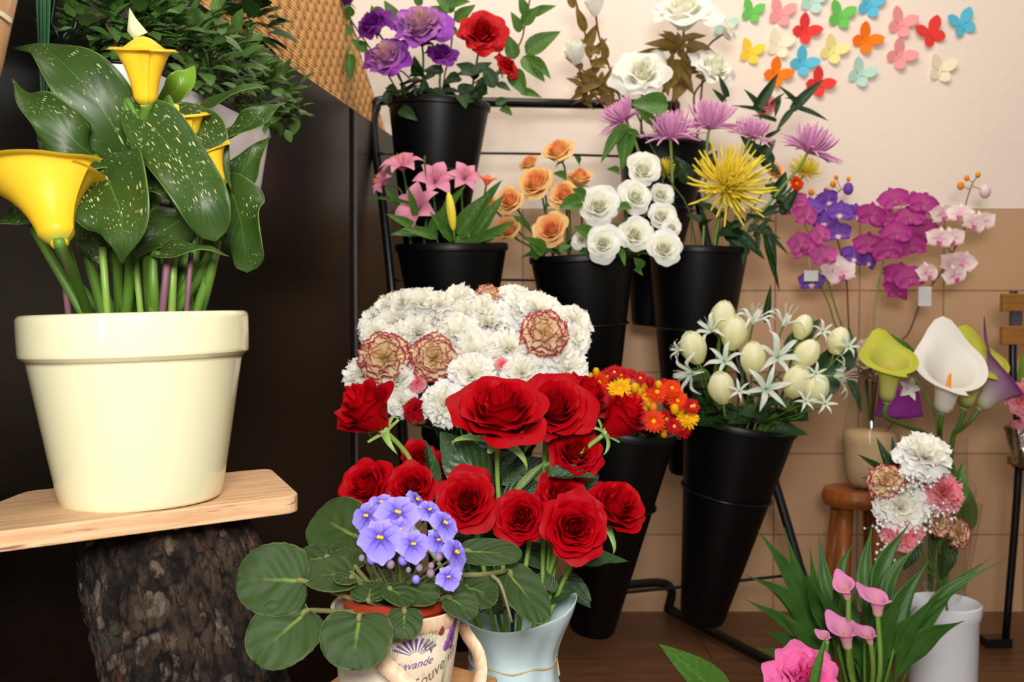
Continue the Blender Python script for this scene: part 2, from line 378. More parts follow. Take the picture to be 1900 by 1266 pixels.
n.set(n.mix(hole, n.mix(n.noise(40, 3), lin((226, 172, 104)), lin((212, 156, 88))), lin((150, 92, 44))), .6, .3); n.bump(n.math('SUBTRACT', n.math('MULTIPLY', fine, .2), h), .6, .004); M['cane'] = n.m
cane = [(1.25, 1.21), (2.405, 1.21), (2.07, 1.425), (1.25, 1.95)]
tag(MB().poly([pan(y) - PN * .012 + V((0, 0, z)) for y, z in cane], PN * .010).build_at('woven_cane_panel', M['cane'], pan(1.8) - PN * .01 + V((0, 0, 1.21)), smooth=False),
    'tan woven cane panel with slanted end standing on the dark cabinet', 'cane panel')

# ------------------------------------------------------------------ buckets and rack
BK = {}
def bucket(key, label, rim, d1, bot, d2, r1, r2, ring=.36):
    C, D = P(*rim, d1), P(*bot, d2); ax = (C - D); L = ax.length; q = ax.to_track_quat('Z', 'Y')
    o = thing('flower_bucket', label, 'bucket', D, 'black flower buckets in the wire rack')
    Mx = Matrix.Translation(D) @ q.to_matrix().to_4x4(); t = .003
    prof = [(.0005, 0), (r2 * .9, 0), (r2, .008), (r1 * .985, L - .016), (r1 * 1.02, L - .014), (r1 * 1.03, L - .004), (r1 * 1.01, L), (r1 - t, L), (r1 * .97 - t, L - .012), (r2 - t, .012), (r2 * .85, .006), (.0005, .006)]
    MB().lathe(prof, 40, Mx).build('body', M['black_plastic'], o, split=True)
    BK[key] = dict(C=C, D=D, ax=ax.normalized(), r1=r1, r2=r2, L=L, ring=L * (1 - ring), Mx=Mx)
    return o
bucket('TL', 'topmost black bucket by the cane panel, holding purple and red roses', (815, 190), 2.15, (800, 545), 2.17, S(93, 2.15), .05)
bucket('T2', 'black bucket behind the white peach and yellow flowers, its bottom hanging above tan tiles', (1232, 262), 2.36, (1200, 604), 2.38, S(84, 2.36), .036)
bucket('ML', 'black bucket holding the pink lilies, under the purple roses', (838, 452), 1.95, (845, 800), 1.97, S(102, 1.95), .045)
bucket('MM', 'black bucket holding the peach and white roses', (1080, 472), 2.06, (1098, 830), 2.08, S(96, 2.06), .045)
bucket('MR', 'black bucket under the yellow spider chrysanthemum', (1296, 456), 2.2, (1276, 878), 2.23, S(91, 2.2), .043)
bucket('BL', 'black bucket holding white carnations behind the red roses', (890, 800), 1.62, (850, 1190), 1.66, S(105, 1.62), .045)
bucket('BM', 'black bucket holding orange and yellow spray chrysanthemums', (1164, 790), 1.76, (1097, 1170), 1.80, S(92, 1.76), .042)
bucket('BR', 'black bucket holding white tulips and lilies', (1374, 776), 1.9, (1302, 1150), 1.94, S(104, 1.9), .043)

rack = thing('flower_rack', 'black tubular steel rack with wire rings carrying the buckets', 'rack', (.3, 2.3, 0))
def tb(pts, r, name, mat='black_metal', n=24, k=8): return MB().tube(cat(pts, n) if n else pts, r, k).build(name, M[mat], rack)
tl, tr = P(718, 186, 2.3), P(1236, 196, 2.44)
foot_l = P(770, 1080, 2.2); foot_l.z = .02
tb([foot_l, P(741, 700, 2.23), P(716, 420, 2.26), P(694, 245, 2.29), P(698, 200, 2.295), tl, tl.lerp(tr, .3), tl.lerp(tr, .7), tr, P(1262, 230, 2.44), P(1348, 600, 2.36), P(1436, 890, 2.3), P(1498, 1100, 2.26)], .0112, 'frame', n=60)
fr = P(1240, 1128, 2.56); fr.z = .02; fe = P(1465, 1262, 2.1); fe.z = .02
tb([fr, fr.lerp(fe, .5), fe], .0125, 'base_tube')
bl = P(722, 1150, 2.3); bl.z = .02; b2 = V((bl.x + .1, 1.75, .02)); tb([bl, bl.lerp(b2, .5), b2], .0125, 'base_tube')
tb([P(1000, 1100, 2.45), P(1160, 1086, 2.5), P(1225, 1082, 2.53), P(1246, 1096, 2.54), P(1240, 1128, 2.55), fr], .0115, 'cross_tube', n=30)
tb([P(1030, 1112, 2.02), P(1240, 1092, 2.18), P(1480, 1066, 2.3)], .0035, 'brace_wire')
tb([P(700, 285, 2.27), P(960, 285, 2.36), P(1215, 292, 2.46)], .003, 'brace_wire')
tb([P(733, 520, 2.2), P(980, 520, 2.3), P(1200, 530, 2.4)], .003, 'brace_wire')
for k, b in BK.items():
    rr = b['r2'] + (b['r1'] - b['r2']) * (b['ring'] / b['L']) + .003
    pts = [b['Mx'] @ V((rr * math.cos(a), rr * math.sin(a), b['ring'])) for a in [2 * pi * i / 36 for i in range(37)]]
    MB().tube(pts, .0027, 6).build('ring', M['dark_plastic_ring'], rack)
# ------------------------------------------------------------------ flower and leaf shapes (unit size)
def m_rose(seed, n, mats, flare=.45, tight=1., h0=1.05, pointy=.0, wav=.03):
    R = random.Random(seed); b = MB()
    for i in range(n):
        t = i / (n - 1); a0 = i * 2.399 + R.uniform(-.2, .2); b.kk = t
        rin = (.06 + .60 * t ** .85) * tight; span = math.radians(114 - 54 * t); h = h0 * (1.16 - .36 * t) * R.uniform(.95, 1.04)
        fl = flare * t ** 1.5 * R.uniform(.7, 1.3); ph = R.uniform(0, 6); tw = R.uniform(-.08, .08); cl = max(0., 1 - t * 5) * .45
        lip = .05 * smooth(.05, .3, t); px = R.uniform(-.15, .15)
        def fn(u, v):
            x = u * 2 - 1; ax = abs(x)
            vv = v * (1 - (.17 - .05 * pointy) * ax ** (2.6 - pointy))
            wv = .30 + .70 * math.sin(min(1, v * 1.45) * pi / 2)
            wv *= 1 - .30 * smooth(.74, 1, v)
            a = a0 + (x * span + px * v) * wv + tw * v
            r = rin * (.22 + .78 * math.sin(min(1, vv * 1.25) * pi / 2) ** .9) * (1 - (cl + .16 * (1 - t)) * smooth(.4, 1, vv)) + fl * vv ** 3.2 + lip * smooth(.82, 1., v)
            r += .05 * t * ax ** 4 + .035 * (1 if x > 0 else -1) * x * x
            z = h * vv - fl * .62 * smooth(.66, 1, vv) ** 1.5 - lip * .5 * smooth(.88, 1, v)
            z += wav * math.sin(x * 5 + ph) * v * v; r += wav * math.cos(x * 6 + ph) * v * v
            z += pointy * .05 * smooth(.5, 0, ax) * v ** 4
            return V((r * math.cos(a), r * math.sin(a), z))
        b.grid(fn, 11, 11)
    return b.mesh('bloom', mats)
def m_calyx(long=1., mats=None):
    b = MB()
    b.lathe([(.02, -.22), (.10, -.18), (.17, -.05), (.15, .06), (.02, .1)], 10)
    for i in range(5):
        a0 = i * 2 * pi / 5 + .3; L = long * (.5 + .25 * ((i * 7) % 3)); dr = .25 * ((i * 5) % 3)
        def fn(u, v):
            x = u * 2 - 1; w = .13 * (1 - v) ** .8
            r = .12 + L * .75 * math.sin(v * 1.6); z = -.02 + .22 * v - (.25 + dr) * v * v * L
            return V((r * math.cos(a0) - x * w * math.sin(a0), r * math.sin(a0) + x * w * math.cos(a0), z - .05 * x * x))
        b.grid(fn, 2, 6)
    return b.mesh('calyx', mats or [M['sepal']])
def m_carn(seed, mats, rings=((2, 7, 1.), (22, 7, .98), (42, 7, .92), (60, 6, .84), (77, 5, .72)), teeth=6, ruf=.11):
    R = random.Random(seed); b = MB()
    for j, (el, n, L) in enumerate(rings):
        b.kk = 1 - j / (len(rings) - 1)
        for i in range(n):
            a0 = 2 * pi * (i + .5 * (j % 2)) / n + R.uniform(-.2, .2); e = math.radians(el + R.uniform(-9, 9)); ll = L * R.uniform(.88, 1.06); ph = R.uniform(0, 6); f = R.uniform(4.5, 7)
            ca, sa, ce, se = math.cos(a0), math.sin(a0), math.cos(e), math.sin(e); w0 = 2.2 * ll / n * 2.3 + .10
            def fn(u, v):
                x = u * 2 - 1; d = ll * v * (1 - .15 * x * x) ; w = w0 * (.12 + .88 * v ** 1.2)
                if v > .99: d += .05 * abs(((u * teeth) % 1) - .5) * 2
                nn = ruf * v * v * (math.sin(x * f + ph) + .45 * math.sin(x * f * 2.3 + ph * 2)) - .22 * ll * v ** 3 * ce
                r = d * ce - nn * se; z = d * se + nn * ce
                return V((r * ca - x * w * sa, r * sa + x * w * ca, z))
            b.grid(fn, 12, 5)
    return b.mesh('bloom', mats)
def m_mum(seed, n, mats, lo, hi, curl=.35, wid=.030, hook=.12, droop=0):
    R = random.Random(seed); b = MB()
    for i in range(n):
        t = (i + .5) / n; a = i * 2.399; e = math.radians(lo + (hi - lo) * t + R.uniform(-8, 8)); L = (1.05 - .38 * t) * R.uniform(.85, 1.1)
        ca, sa = math.cos(a), math.sin(a); c2 = curl * R.uniform(.3, 1.3); k = R.uniform(-.12, .12)
        pts = []
        for s in range(6):
            v = s / 5; ee = e + c2 * v - (droop if t < .15 else 0) * v
            r = .05 + L * v * math.cos(ee); z = L * v * math.sin(ee) + hook * v ** 4 * math.cos(ee)
            pts.append(V((r * ca - k * v * v * sa, r * sa + k * v * v * ca, z)))
        b.tube(pts, [wid * q for q in (.5, .8, 1, 1.1, 1.05, .5)], 4, False)
    return b.mesh('bloom', mats)
def m_star(seed, n, mats, L=1., w=.24, rec=.5, up=1., thr=.35, wavy=.02, taper=1.):
    R = random.Random(seed); b = MB()          # trumpet with n pointed tepals (lily)
    for i in range(n):
        a0 = 2 * pi * i / n; ca, sa = math.cos(a0), math.sin(a0); ll = L * R.uniform(.92, 1.06); ph = R.uniform(0, 6); rc = rec * R.uniform(.75, 1.25)
        ww = w * (1 if i % 2 else .8)
        def fn(u, v):
            x = u * 2 - 1; wd_ = ww * math.sin(pi * min(1, (v * .93 + .07)) ** (.9 * taper)) + .01
            th = 1.35 - (1.35 - .25) * v ** .8 * up
            r = .05 + ll * (v * math.cos(th) * .9 + .15 * v); z = ll * (v * math.sin(1.25) * (1 - .35 * v)) - rc * max(0, v - .45) ** 2 * 1.9 + .25 * abs(x) * wd_ + wavy * math.sin(9 * v + ph) * abs(x)
            return V((r * ca - x * wd_ * sa, r * sa + x * wd_ * ca, z))
        b.grid(fn, 4, 10)
    return b.mesh('bloom', mats)
def m_stamen(n, L, r, mat, spread=.12, tip=.03):
    b = MB()
    for i in range(n):
        a = 2 * pi * i / n; d = V((math.cos(a), math.sin(a), 0)) * spread
        e = V((0, 0, L)) + d; b.m = 0; b.tube([V((0, 0, .1)), d * .5 + V((0, 0, L * .6)), e], r, 5)
        b.m = 1; b.ball(e, tip, 6, 4, None, (.7, .7, 1.8))
    return b.mesh('stamen', mat)
def m_tulip(seed, mats):
    R = random.Random(seed); b = MB()
    for i in range(6):
        a0 = 2 * pi * i / 6 + R.uniform(-.1, .1); b.kk = i % 2; s = (1 if i % 2 else .92) * R.uniform(.97, 1.04)
        def fn(u, v):
            x = u * 2 - 1; vv = v * (1 - .10 * abs(x) ** 2.2)
            r = s * .54 * math.sin(pi * (.10 + .84 * vv ** 1.05)) ** .75
            a = a0 + x * (.72 if v > .2 else .72); r += .025 * x * x
            return V((r * math.cos(a), r * math.sin(a), 1.42 * vv))
        b.grid(fn, 6, 11)
    return b.mesh('bloom', mats)
def m_calla(seed, mats, rtube=.11, flare=.40, tip=.30, dip=.30, pw=3.0, roll=.10):
    R = random.Random(seed); b = MB(); ph = R.uniform(0, 6)
    def fn(u, v):
        a = 2 * pi * u * 1.06 - .03 * 2 * pi; back = (1 - math.cos(a)) / 2
        tipf = math.exp(-((a - pi) / .42) ** 2)
        r = rtube * (.12 + .88 * min(1, v * 8) ** .6) + .04 * v + .10 * smooth(.9, 1., u) * v * v + flare * v ** pw * (.78 + .45 * back + .25 * tipf) + .028 * (u - .5)
        z = v * (1 - dip + dip * back) - roll * smooth(.80, 1, v) ** 2 * (1.2 - tipf * .9) + tip * tipf * v ** 5
        r += tip * .35 * tipf * v ** 6
        r += .012 * math.sin(3 * a + ph) * v ** 3
        return V((r * math.cos(a - pi / 2), r * math.sin(a - pi / 2), z))   # seam towards -Y, tip towards +Y
    b.grid(fn, 40, 22)
    b.lathe([(.005, -.02), (rtube * .5, 0), (rtube * .6, .03), (.01, .05)], 10)
    return b.mesh('spathe', mats)
def m_spadix(mats): return MB().tube([V((0, 0, .06)), V((.01, 0, .3)), V((0, .02, .62))], [.035, .042, .018], 8).mesh('spadix', mats)
def m_violet(mats, seed=0):
    R = random.Random(seed); b = MB()
    for ang, L, w in ((62, .78, .40), (118, .78, .40), (-8, .98, .52), (188, .98, .52), (270, 1.08, .58)):
        a0 = math.radians(ang); ca, sa = math.cos(a0), math.sin(a0); ph = R.uniform(0, 6); cup = .22 + R.uniform(-.1, .1)
        def fn(u, v):
            x = u * 2 - 1; ww = w * (math.sin(pi * min(1, (.10 + .90 * v)) ** 1.25) ** .62) if v < .995 else w * .25
            d = L * (v - .10 * x * x * v ** 3)
            z = cup * v - .30 * v * v + .03 * math.sin(6 * x + ph) * v + .06 * x * x
            return V((d * ca - x * ww * sa, d * sa + x * ww * ca, z))
        b.grid(fn, 8, 9)
    return b.mesh('bloom', mats)
def m_violet_stamen(): 
    b = MB(); b.ball((-.05, .02, .14), .085, 7, 5); b.ball((.07, -.01, .14), .085, 7, 5); b.tube([V((0, 0, 0)), V((0, .02, .12))], .03, 5); return b.mesh('stamen', M['yellow'])
def m_orchid(mats, seed=0):
    b = MB(); R = random.Random(seed)
    for ang, L, w in ((90, 1., .34), (210, .95, .32), (330, .95, .32), (20, 1.1, .62), (160, 1.1, .62)):
        a0 = math.radians(ang); ca, sa = math.cos(a0), math.sin(a0); up = R.uniform(.05, .3)
        def fn(u, v):
            x = u * 2 - 1; ww = w * math.sin(pi * (.06 + .90 * v)) ** .8; d = L * (v - .08 * x * x)
            return V((d * ca - x * ww * sa, d * sa + x * ww * ca, up * v - .25 * v * v + .08 * x * x))
        b.grid(fn, 6, 6)
    b.m = 1
    def lip(u, v):
        x = u * 2 - 1; ww = .22 * math.sin(pi * (.2 + .75 * v)); return V((x * ww, -.12 - .35 * v, .10 + .28 * v - .3 * v * v + .12 * x * x))
    b.grid(lip, 4, 5)
    return b.mesh('bloom', mats)
def m_daisy(mats, n=20, rings=2, seed=0, cup=.5):
    b = MB(); R = random.Random(seed)
    for j in range(rings):
        for i in range(n - 5 * j):
            a0 = 2 * pi * (i + .5 * j) / (n - 5 * j); ca, sa = math.cos(a0), math.sin(a0); L = (1 - .22 * j) * R.uniform(.85, 1.05); up = cup * (.5 + .6 * j) + R.uniform(-.1, .1)
            def fn(u, v):
                x = u * 2 - 1; w = .16 * math.sin(pi * (.15 + .75 * v)); d = .1 + L * v * .9
                return V((d * ca - x * w * sa, d * sa + x * w * ca, up * v - .25 * v * v + .2))
            b.grid(fn, 2, 4)
    b.m = 1; b.ball((0, 0, .22), .2, 8, 5, None, (1, 1, .6))
    b.m = 2; b.lathe([(.02, -.15), (.2, -.05), (.26, .14), (.05, .2)], 8)
    return b.mesh('bloom', mats)
def m_leaf(mats, w=.5, prof='ovate', bend=.25, fold=.18, wave=.0, nv=12, nu=6, serr=0):
    b = MB()
    def fn(u, v):
        x = u * 2 - 1
        if prof == 'ovate': ww = w * .5 * math.sin(pi * v ** .72) ** .85 * (1 - .25 * v) * 1.15
        elif prof == 'blade': ww = w * .5 * (math.sin(pi * min(1, v * .9 + .1) ** .7)) ** .9
        else: ww = w * .5 * math.sin(pi * v) ** .8
        if serr: ww *= 1 + .06 * math.sin(v * serr * 2 * pi)
        z = fold * abs(x) * ww * 2 - bend * v * v + wave * math.sin(v * 14) * abs(x) * ww * 2
        return V((x * ww, v, z))
    b.grid(fn, nu, nv); return b.mesh('leaf', mats)
def frameZ(z, y):
    z = V(z).normalized(); y = V(y); y = (y - z * y.dot(z)).normalized(); x = y.cross(z)
    return Matrix((x, y, z)).transposed().to_quaternion()
def put_leaf(parent, mesh, a, t, w=1., nrm=(0, -1, .5), name='leaf'):
    a, t = V(a), V(t); d = t - a; L = d.length
    return put(name, mesh, parent, a, frame(d, nrm), (L * w, L, L))
ROSE = {'red': [m_rose(11 + i, 25, [M['rose_red']], flare=(.32, .36, .26)[i], h0=1.16, wav=.045) for i in range(3)],
        'tall': [m_rose(31 + i, 18, [M['rose_red']], flare=.34, tight=.88, h0=1.4, pointy=.5, wav=.04) for i in range(2)],
        'silk': [m_rose(21 + i, 24, [M['rose_silk_red']], flare=.50, h0=1.0, pointy=.9, wav=.08) for i in range(2)],
        'peach': [m_rose(41 + i, 21, [M['rose_peach']], flare=.32, h0=1.08) for i in range(3)],
        'white': [m_rose(51 + i, 21, [M['rose_white']], flare=.40, h0=.95) for i in range(3)],
        'purple': [m_rose(61 + i, 28, [M['rose_purple']], flare=.52, h0=1.05, pointy=1., wav=.10) for i in range(2)],
        'plum': [m_rose(65 + i, 24, [M['rose_plum']], flare=.52, h0=1.05, pointy=1., wav=.10) for i in range(1)],
        'pinkruffle': [m_rose(71, 30, [M['hot_pink']], flare=.6, h0=.8, pointy=.5, wav=.10)],
        'bud': [m_rose(78, 12, [M['rose_white']], flare=.22, tight=.9, h0=1.5, pointy=.5)],
        'open': [m_rose(75 + i, 20, [M['rose_white']], flare=.65, h0=1.15, pointy=.7, wav=.08) for i in range(2)]}
CALYX = m_calyx(1.1); CALYX_S = m_calyx(.6)
CARN = {k: [m_carn(81 + i, [M['carn_' + k]]) for i in range(c)] for k, c in (('white', 3), ('vari', 2), ('pink', 2), ('red', 1))}
MUM_P = [m_mum(91 + i, 130, [M['mum_pink']], 20, 84, .35, .034, .05, .7) for i in range(2)]
MUM_Y = [m_mum(95, 135, [M['mum_yellow']], -10, 86, .2, .032, .16)]
LILY_P = [m_star(101 + i, 6, [M['lily_pink']], 1.05, .37, .5, .85) for i in range(2)]
LILY_W = [m_star(105 + i, 6, [M['lily_white']], 1.1, .135, .75, 1.0, wavy=.06) for i in range(2)]
LILY_ST = m_stamen(6, .75, .012, [M['lily_pink'], M['orange']], .22, .045)
LILYW_ST = m_stamen(6, 1.0, .008, [M['lily_white'], M['lily_white']], .3, .02)
TULIP = [m_tulip(111 + i, [M['tulip']]) for i in range(2)]
CALLA = {'yellow': [m_calla(121, [M['calla_yellow']], .155, .31, .10, .06, 2.3, .15), m_calla(122, [M['calla_yellow']], .13, .38, .16, .36, 2.3, .10)],
         'green': [m_calla(123, [M['calla_green']], .12, .30, .12, .22, 3.8, .13)], 'white': [m_calla(124, [M['calla_white']], .13, .33, .22, .34, 3.6, .08)],
         'purple': [m_calla(125, [M['calla_purple']], .11, .34, .40, .35, 2.6, .05)], 'pink': [m_calla(126, [M['calla_pink']], .14, .27, .22, .20, 3.4, .10)]}
SPADIX = m_spadix([M['orange']])
VIO = [m_violet([M['violet']], i) for i in range(3)]; VIO_ST = m_violet_stamen()
ORCH = {k: m_orchid([M['orchid_' + k], M['orchid_' + l]], i) for i, (k, l) in enumerate((('violet', 'white'), ('magenta', 'magenta'), ('pink', 'magenta'), ('white', 'pink')))}
DAISY = {k: [m_daisy([M['mum_' + k], M['yellow'], M['stem_dark']], 18, 2, i, .5) for i in range(2)] for k in ('orange', 'red', 'gold')}
BUD = {k: MB().ball((0, 0, 0), 1, 9, 7, None, (.8, .8, 1.)).mesh('bud', [M[k]]) for k in ('mum_red', 'mum_gold', 'orchid_violet', 'orchid_magenta', 'orchid_white', 'orange', 'tulip', 'mum_yellow')}
LF = {k: m_leaf([M['leaf_' + m]], w, p, be, fo, wa) for k, m, w, p, be, fo, wa in (
    ('green', 'green', .62, 'ovate', .15, .2, .02), ('dark', 'dark', .6, 'ovate', .2, .2, .03), ('rose', 'rose', .66, 'ovate', .12, .2, .03), ('rose_pale', 'rose_pale', .5, 'ovate', .12, .2, .03),
    ('lime', 'lime', .36, 'blade', .15, .2, .02), ('lily', 'green', .40, 'blade', .2, .25, .0), ('olive', 'olive', .5, 'ovate', .2, .2, .05),
    ('ruscus', 'dark', .34, 'blade', .2, .2, .0), ('rusl', 'green', .34, 'blade', .15, .2, .0), ('fern', 'dark', .5, 'ovate', .2, .25, .2))}

def rim_pt(b, head, i=0):
    d = head - b['C']; d -= b['ax'] * d.dot(b['ax']); m = b['r1'] * .72
    if d.length > m: d *= m / d.length
    else: d *= .85
    return b['C'] + d - b['ax'] * .012
def flower(name, label, cat_, b, head, face, mesh, r, spin=0., group=None, stem_r=.0022, smat='stem', calyx=None, subs=(), leaves=(), rleaf=None, neck=.03, part='bloom'):
    """one cut or silk flower standing in bucket b: stem, bloom (with its centre) and its leaves"""
    head = V(head); face = V(face).normalized(); rp = rim_pt(b, head)
    k = V((rnd.uniform(-1, 1), rnd.uniform(-1, 1), 0)) * b['r2'] * .5
    base = b['D'] + b['ax'] * .05 + k
    o = thing(name, label, cat_, base, group)
    pts = [base, base.lerp(rp, .5), rp]
    nk = head - face * neck
    if (nk - rp).length > .05: pts.append(rp.lerp(nk, .55) + V((0, 0, .006)))
    pts += [nk, head + face * .002]
    MB().tube(cat(pts, 18), stem_r, 6).build('stem', M[smat], o)
    q = facing(face, spin)
    if mesh:
        bl = put(part, mesh, o, head, q, r)
        for nm, ms in subs: sub(nm, ms, bl)
    if calyx: put('calyx', calyx, o, head, q, r)
    for lf in leaves:
        ms, a, t, w = lf[:4]; put_leaf(o, LF[ms], a, t, w, lf[4] if len(lf) > 4 else (rnd.uniform(-.4, .4), -1, rnd.uniform(.1, .8)))
    if rleaf:
        ms, nn, L = rleaf
        for i in range(nn):
            t = rnd.uniform(.05, .65); a = rp.lerp(nk, t); ang = rnd.uniform(pi, 2 * pi) if rnd.random() < .75 else rnd.uniform(0, pi)
            d = V((math.cos(ang), math.sin(ang), rnd.uniform(-.1, .9))).normalized() * L * rnd.uniform(.7, 1.2)
            put_leaf(o, LF[ms], a, a + d, rnd.uniform(.8, 1.1), V((0, 0, 1)) - d.normalized() * .3 + V((0, -.6, 0)))
    return o
def fdir(head, b=None, up=.5, out=.6, cam=.5):
    d = (V((0, 0, EYE)) - head).normalized() * cam + V((0, 0, up))
    if b: 
        q = head - b['C']; q.z = max(q.z, 0) * .3; d += q.normalized() * out
    return d.normalized()
def fv(r, u, t): return V((r, -t, u))
# ------------------------------------------------------------------ log, board, calla pot
FL, FR, BR, BL = V((-.470, .755, 0)), V((-.204, .963, 0)), V((-.272, 1.128, 0)), V((-.478, .985, 0))
ZB = .6045; TH = .0172
def rpoly(c, rad, n=5):                 # rounded outline
    out = []
    for i, p in enumerate(c):
        a, b = c[i - 1], c[(i + 1) % len(c)]; p1 = p + (a - p).normalized() * rad; p2 = p + (b - p).normalized() * rad
        for k in range(n + 1):
            t = k / n; out.append(p1 * (1 - t) ** 2 + p * 2 * t * (1 - t) + p2 * t * t)
    return out
bo = MB().poly([p + V((0, 0, ZB - TH)) for p in rpoly([FL, FR, BR, BL], .016)], (0, 0, TH)).build_at('wooden_board', M['board'], (FL + BR) / 2 + V((0, 0, ZB - TH)), smooth=False, bevel=.003)
tag(bo, 'pale pine board with rounded corners lying on the bark-covered log', 'board')
n = NT('bark'); tc = n.n('ShaderNodeTexCoord'); mp = n.n('ShaderNodeMapping'); n.put(mp.inputs[0], tc.outputs['Object']); mp.inputs['Scale'].default_value = (1, 1, .62)
a = n.noise(34, 8, mp.outputs[0], .72); b_ = n.noise(95, 6, mp.outputs[0], .7); c_ = n.noise(16, 4, mp.outputs[0])
wv = n.n('ShaderNodeVectorMath', operation='MULTIPLY_ADD'); nzv = n.n('ShaderNodeTexNoise'); nzv.inputs['Scale'].default_value = 20; n.put(nzv.inputs['Vector'], mp.outputs[0]); n.put(wv.inputs[0], nzv.outputs['Color']); wv.inputs[1].default_value = (.035, .035, .035); n.put(wv.inputs[2], mp.outputs[0])
vo = n.n('ShaderNodeTexVoronoi'); n.put(vo.inputs['Vector'], wv.outputs[0]); vo.inputs['Scale'].default_value = 105
sv = n.n('ShaderNodeSeparateXYZ'); n.put(sv.inputs[0], vo.outputs['Color'])
col = n.mix(n.ramp(a, .38, .66), lin((22, 16, 12)), lin((86, 68, 54)))
col = n.mix(n.math('MULTIPLY', n.ramp(sv.outputs[0], .70, .95), n.ramp(b_, .42, .60)), col, lin((122, 108, 92)))
col = n.mix(n.math('MULTIPLY', n.ramp(sv.outputs[1], .86, .96), n.ramp(a, .50, .60)), col, lin((96, 42, 32)))
col = n.mix(n.math('MULTIPLY', n.ramp(c_, .62, .72), .35), col, lin((100, 100, 80)))
col = n.mix(n.ramp(vo.outputs['Distance'], .55, .85), col, lin((14, 10, 8)))
a = n.math('SUBTRACT', a, n.math('MULTIPLY', vo.outputs['Distance'], .8))
n.set(col, .75, .3); n.bump(n.math('ADD', n.math('MULTIPLY', a, 1.4), n.math('MULTIPLY', b_, .7)), 1., .010); M['bark'] = n.m
from mathutils import noise as mno
top, low = P(296, 990, 1.0), P(356, 1266, .97); ax_ = (top - low).normalized(); top.z = ZB - TH - .001
foot = top - ax_ * (top.z / ax_.z)
lg = thing('tree_log', 'standing log with rough dark brown bark under the pine board', 'log', foot)
mb = MB()
def bark(u, v):
    a = 2 * pi * u; p = foot.lerp(top, v); r = .0835 * (1 - .05 * math.cos(v * 5))
    q = V((math.cos(a) * 3, math.sin(a) * 3, v * 5)); d = mno.noise(q) * .007 - abs(mno.noise(V((q.x * 2.6, q.y * 2.6, q.z * 1.5)))) * .011 + mno.noise(q * 7) * .0036 + mno.noise(q * 16) * .0020
    r += d + .002; r *= 1 - .10 * smooth(.95, 1, v)
    return p + V((math.cos(a) * r, math.sin(a) * r * .95, 0))
mb.grid(bark, 150, 190, True).build('bark', M['bark'], lg)
mb = MB(); mb.tube([top - V((0, 0, .03)), top], .074, 40).build('cut_top', M['tan_wood'], lg, False)

PB = V((-.349, .945, ZB))               # calla pot
tilt = Matrix.Translation(PB) @ Matrix.Rotation(math.radians(-1.6), 4, 'Y') @ Matrix.Scale(.93, 4)
pot = thing('potted_calla_lily', 'yellow calla lily with white-flecked leaves in a glossy cream pot on the board', 'potted plant', PB)
n = NT('cream_glaze'); n.set(lin((236, 231, 190)), .16, .5, Coat_Weight=.6, Coat_Roughness=.04); M['glaze'] = n.m
prof = [(.0005, .0045), (.070, .0045), (.0735, 0), (.0775, .003), (.0835, .030), (.0965, .105), (.1025, .139), (.1040, .1425), (.1085, .1465), (.1098, .151), (.1105, .180), (.1095, .1855), (.1065, .188), (.1035, .187), (.1015, .183), (.0985, .14), (.075, .02), (.0005, .02)]
def dense(p, n=4):
    q = cat([V((r, z, 0)) for r, z in p], (len(p) - 1) * n); return [(max(.0005, v.x), v.y) for v in q]
MB().lathe(dense(prof, 3), 96, tilt).build('pot', M['glaze'], pot)
MB().lathe([(.0005, .172), (.06, .174), (.1, .170)], 40, tilt).build('soil', M['water'], pot)
RZ = ZB + .160
def cleaf(pts, hw, nrm=(0, -1, .3), wave=.25, fold=.15, prof='calla', mat='leaf_calla', nv=26, droop=0, stem=None, twist=0, name='leaf'):
    """a big calla leaf: midrib through pixel points (px, py, depth), half width in pixels"""
    mid = cat([P(*p) for p in pts], nv); hw = S(hw, pts[len(pts) // 2][2]); N0 = V(nrm).normalized(); ph = rnd.uniform(0, 6); b = MB()
    n = len(mid)
    fr = []
    for i in range(n):
        t = (mid[min(i + 1, n - 1)] - mid[max(i - 1, 0)]).normalized(); s = t.cross(N0)
        s = s.normalized() if s.length > .05 else V((1, 0, 0)); nn = s.cross(t)
        if twist: qq = Quaternion(t, twist * (i / n - .5)); s = qq @ s; nn = qq @ nn
        fr.append((s, nn))
    def fn(u, v):
        i = min(int(round(v * (n - 1))), n - 1); s, nn = fr[i]; x = u * 2 - 1
        if prof == 'calla': w = hw * min(1, (v / .16) ** .5) * (1 - smooth(.30, 1.02, v) * .97)
        elif prof == 'round': w = hw * min(1, (v / .22) ** .5) * math.sqrt(max(0., 1 - max(0, (v - .35) / .65) ** 2.6))
        else: w = hw * math.sin(pi * min(1, v * .95 + .05) ** .75) ** .85
        e = abs(x)
        return mid[i] + s * (x * w * (1 - .12 * fold * e)) + nn * (fold * e ** 1.5 * w + wave * w * e ** 2.0 * math.sin(v * 9 + ph + (1.7 if x > 0 else 0)) * 1.6 - droop * w * e * e)
    b.grid(fn, 14, nv)
    o = b.build(name, M[mat], pot, solid=.0007)
    if stem: MB().tube(cat([V((PB.x + S(stem[0] - 250, .94), PB.y + stem[1], RZ - .01)), P(*stem[2:5]) if len(stem) > 2 else mid[0].lerp(V((mid[0].x, mid[0].y, RZ)), .5), mid[0], mid[2]], 14), [.0052 - .0028 * i / 14 for i in range(15)], 8).build('leaf_stalk', M['stem'], pot)
    return o
D1 = .90
cleaf([(262, 330, .93), (208, 230, .89), (140, 140, .88), (78, 92, .90), (22, 90, .92)], 66, (.25, -1, .35), .22, .12, stem=(215, .02))
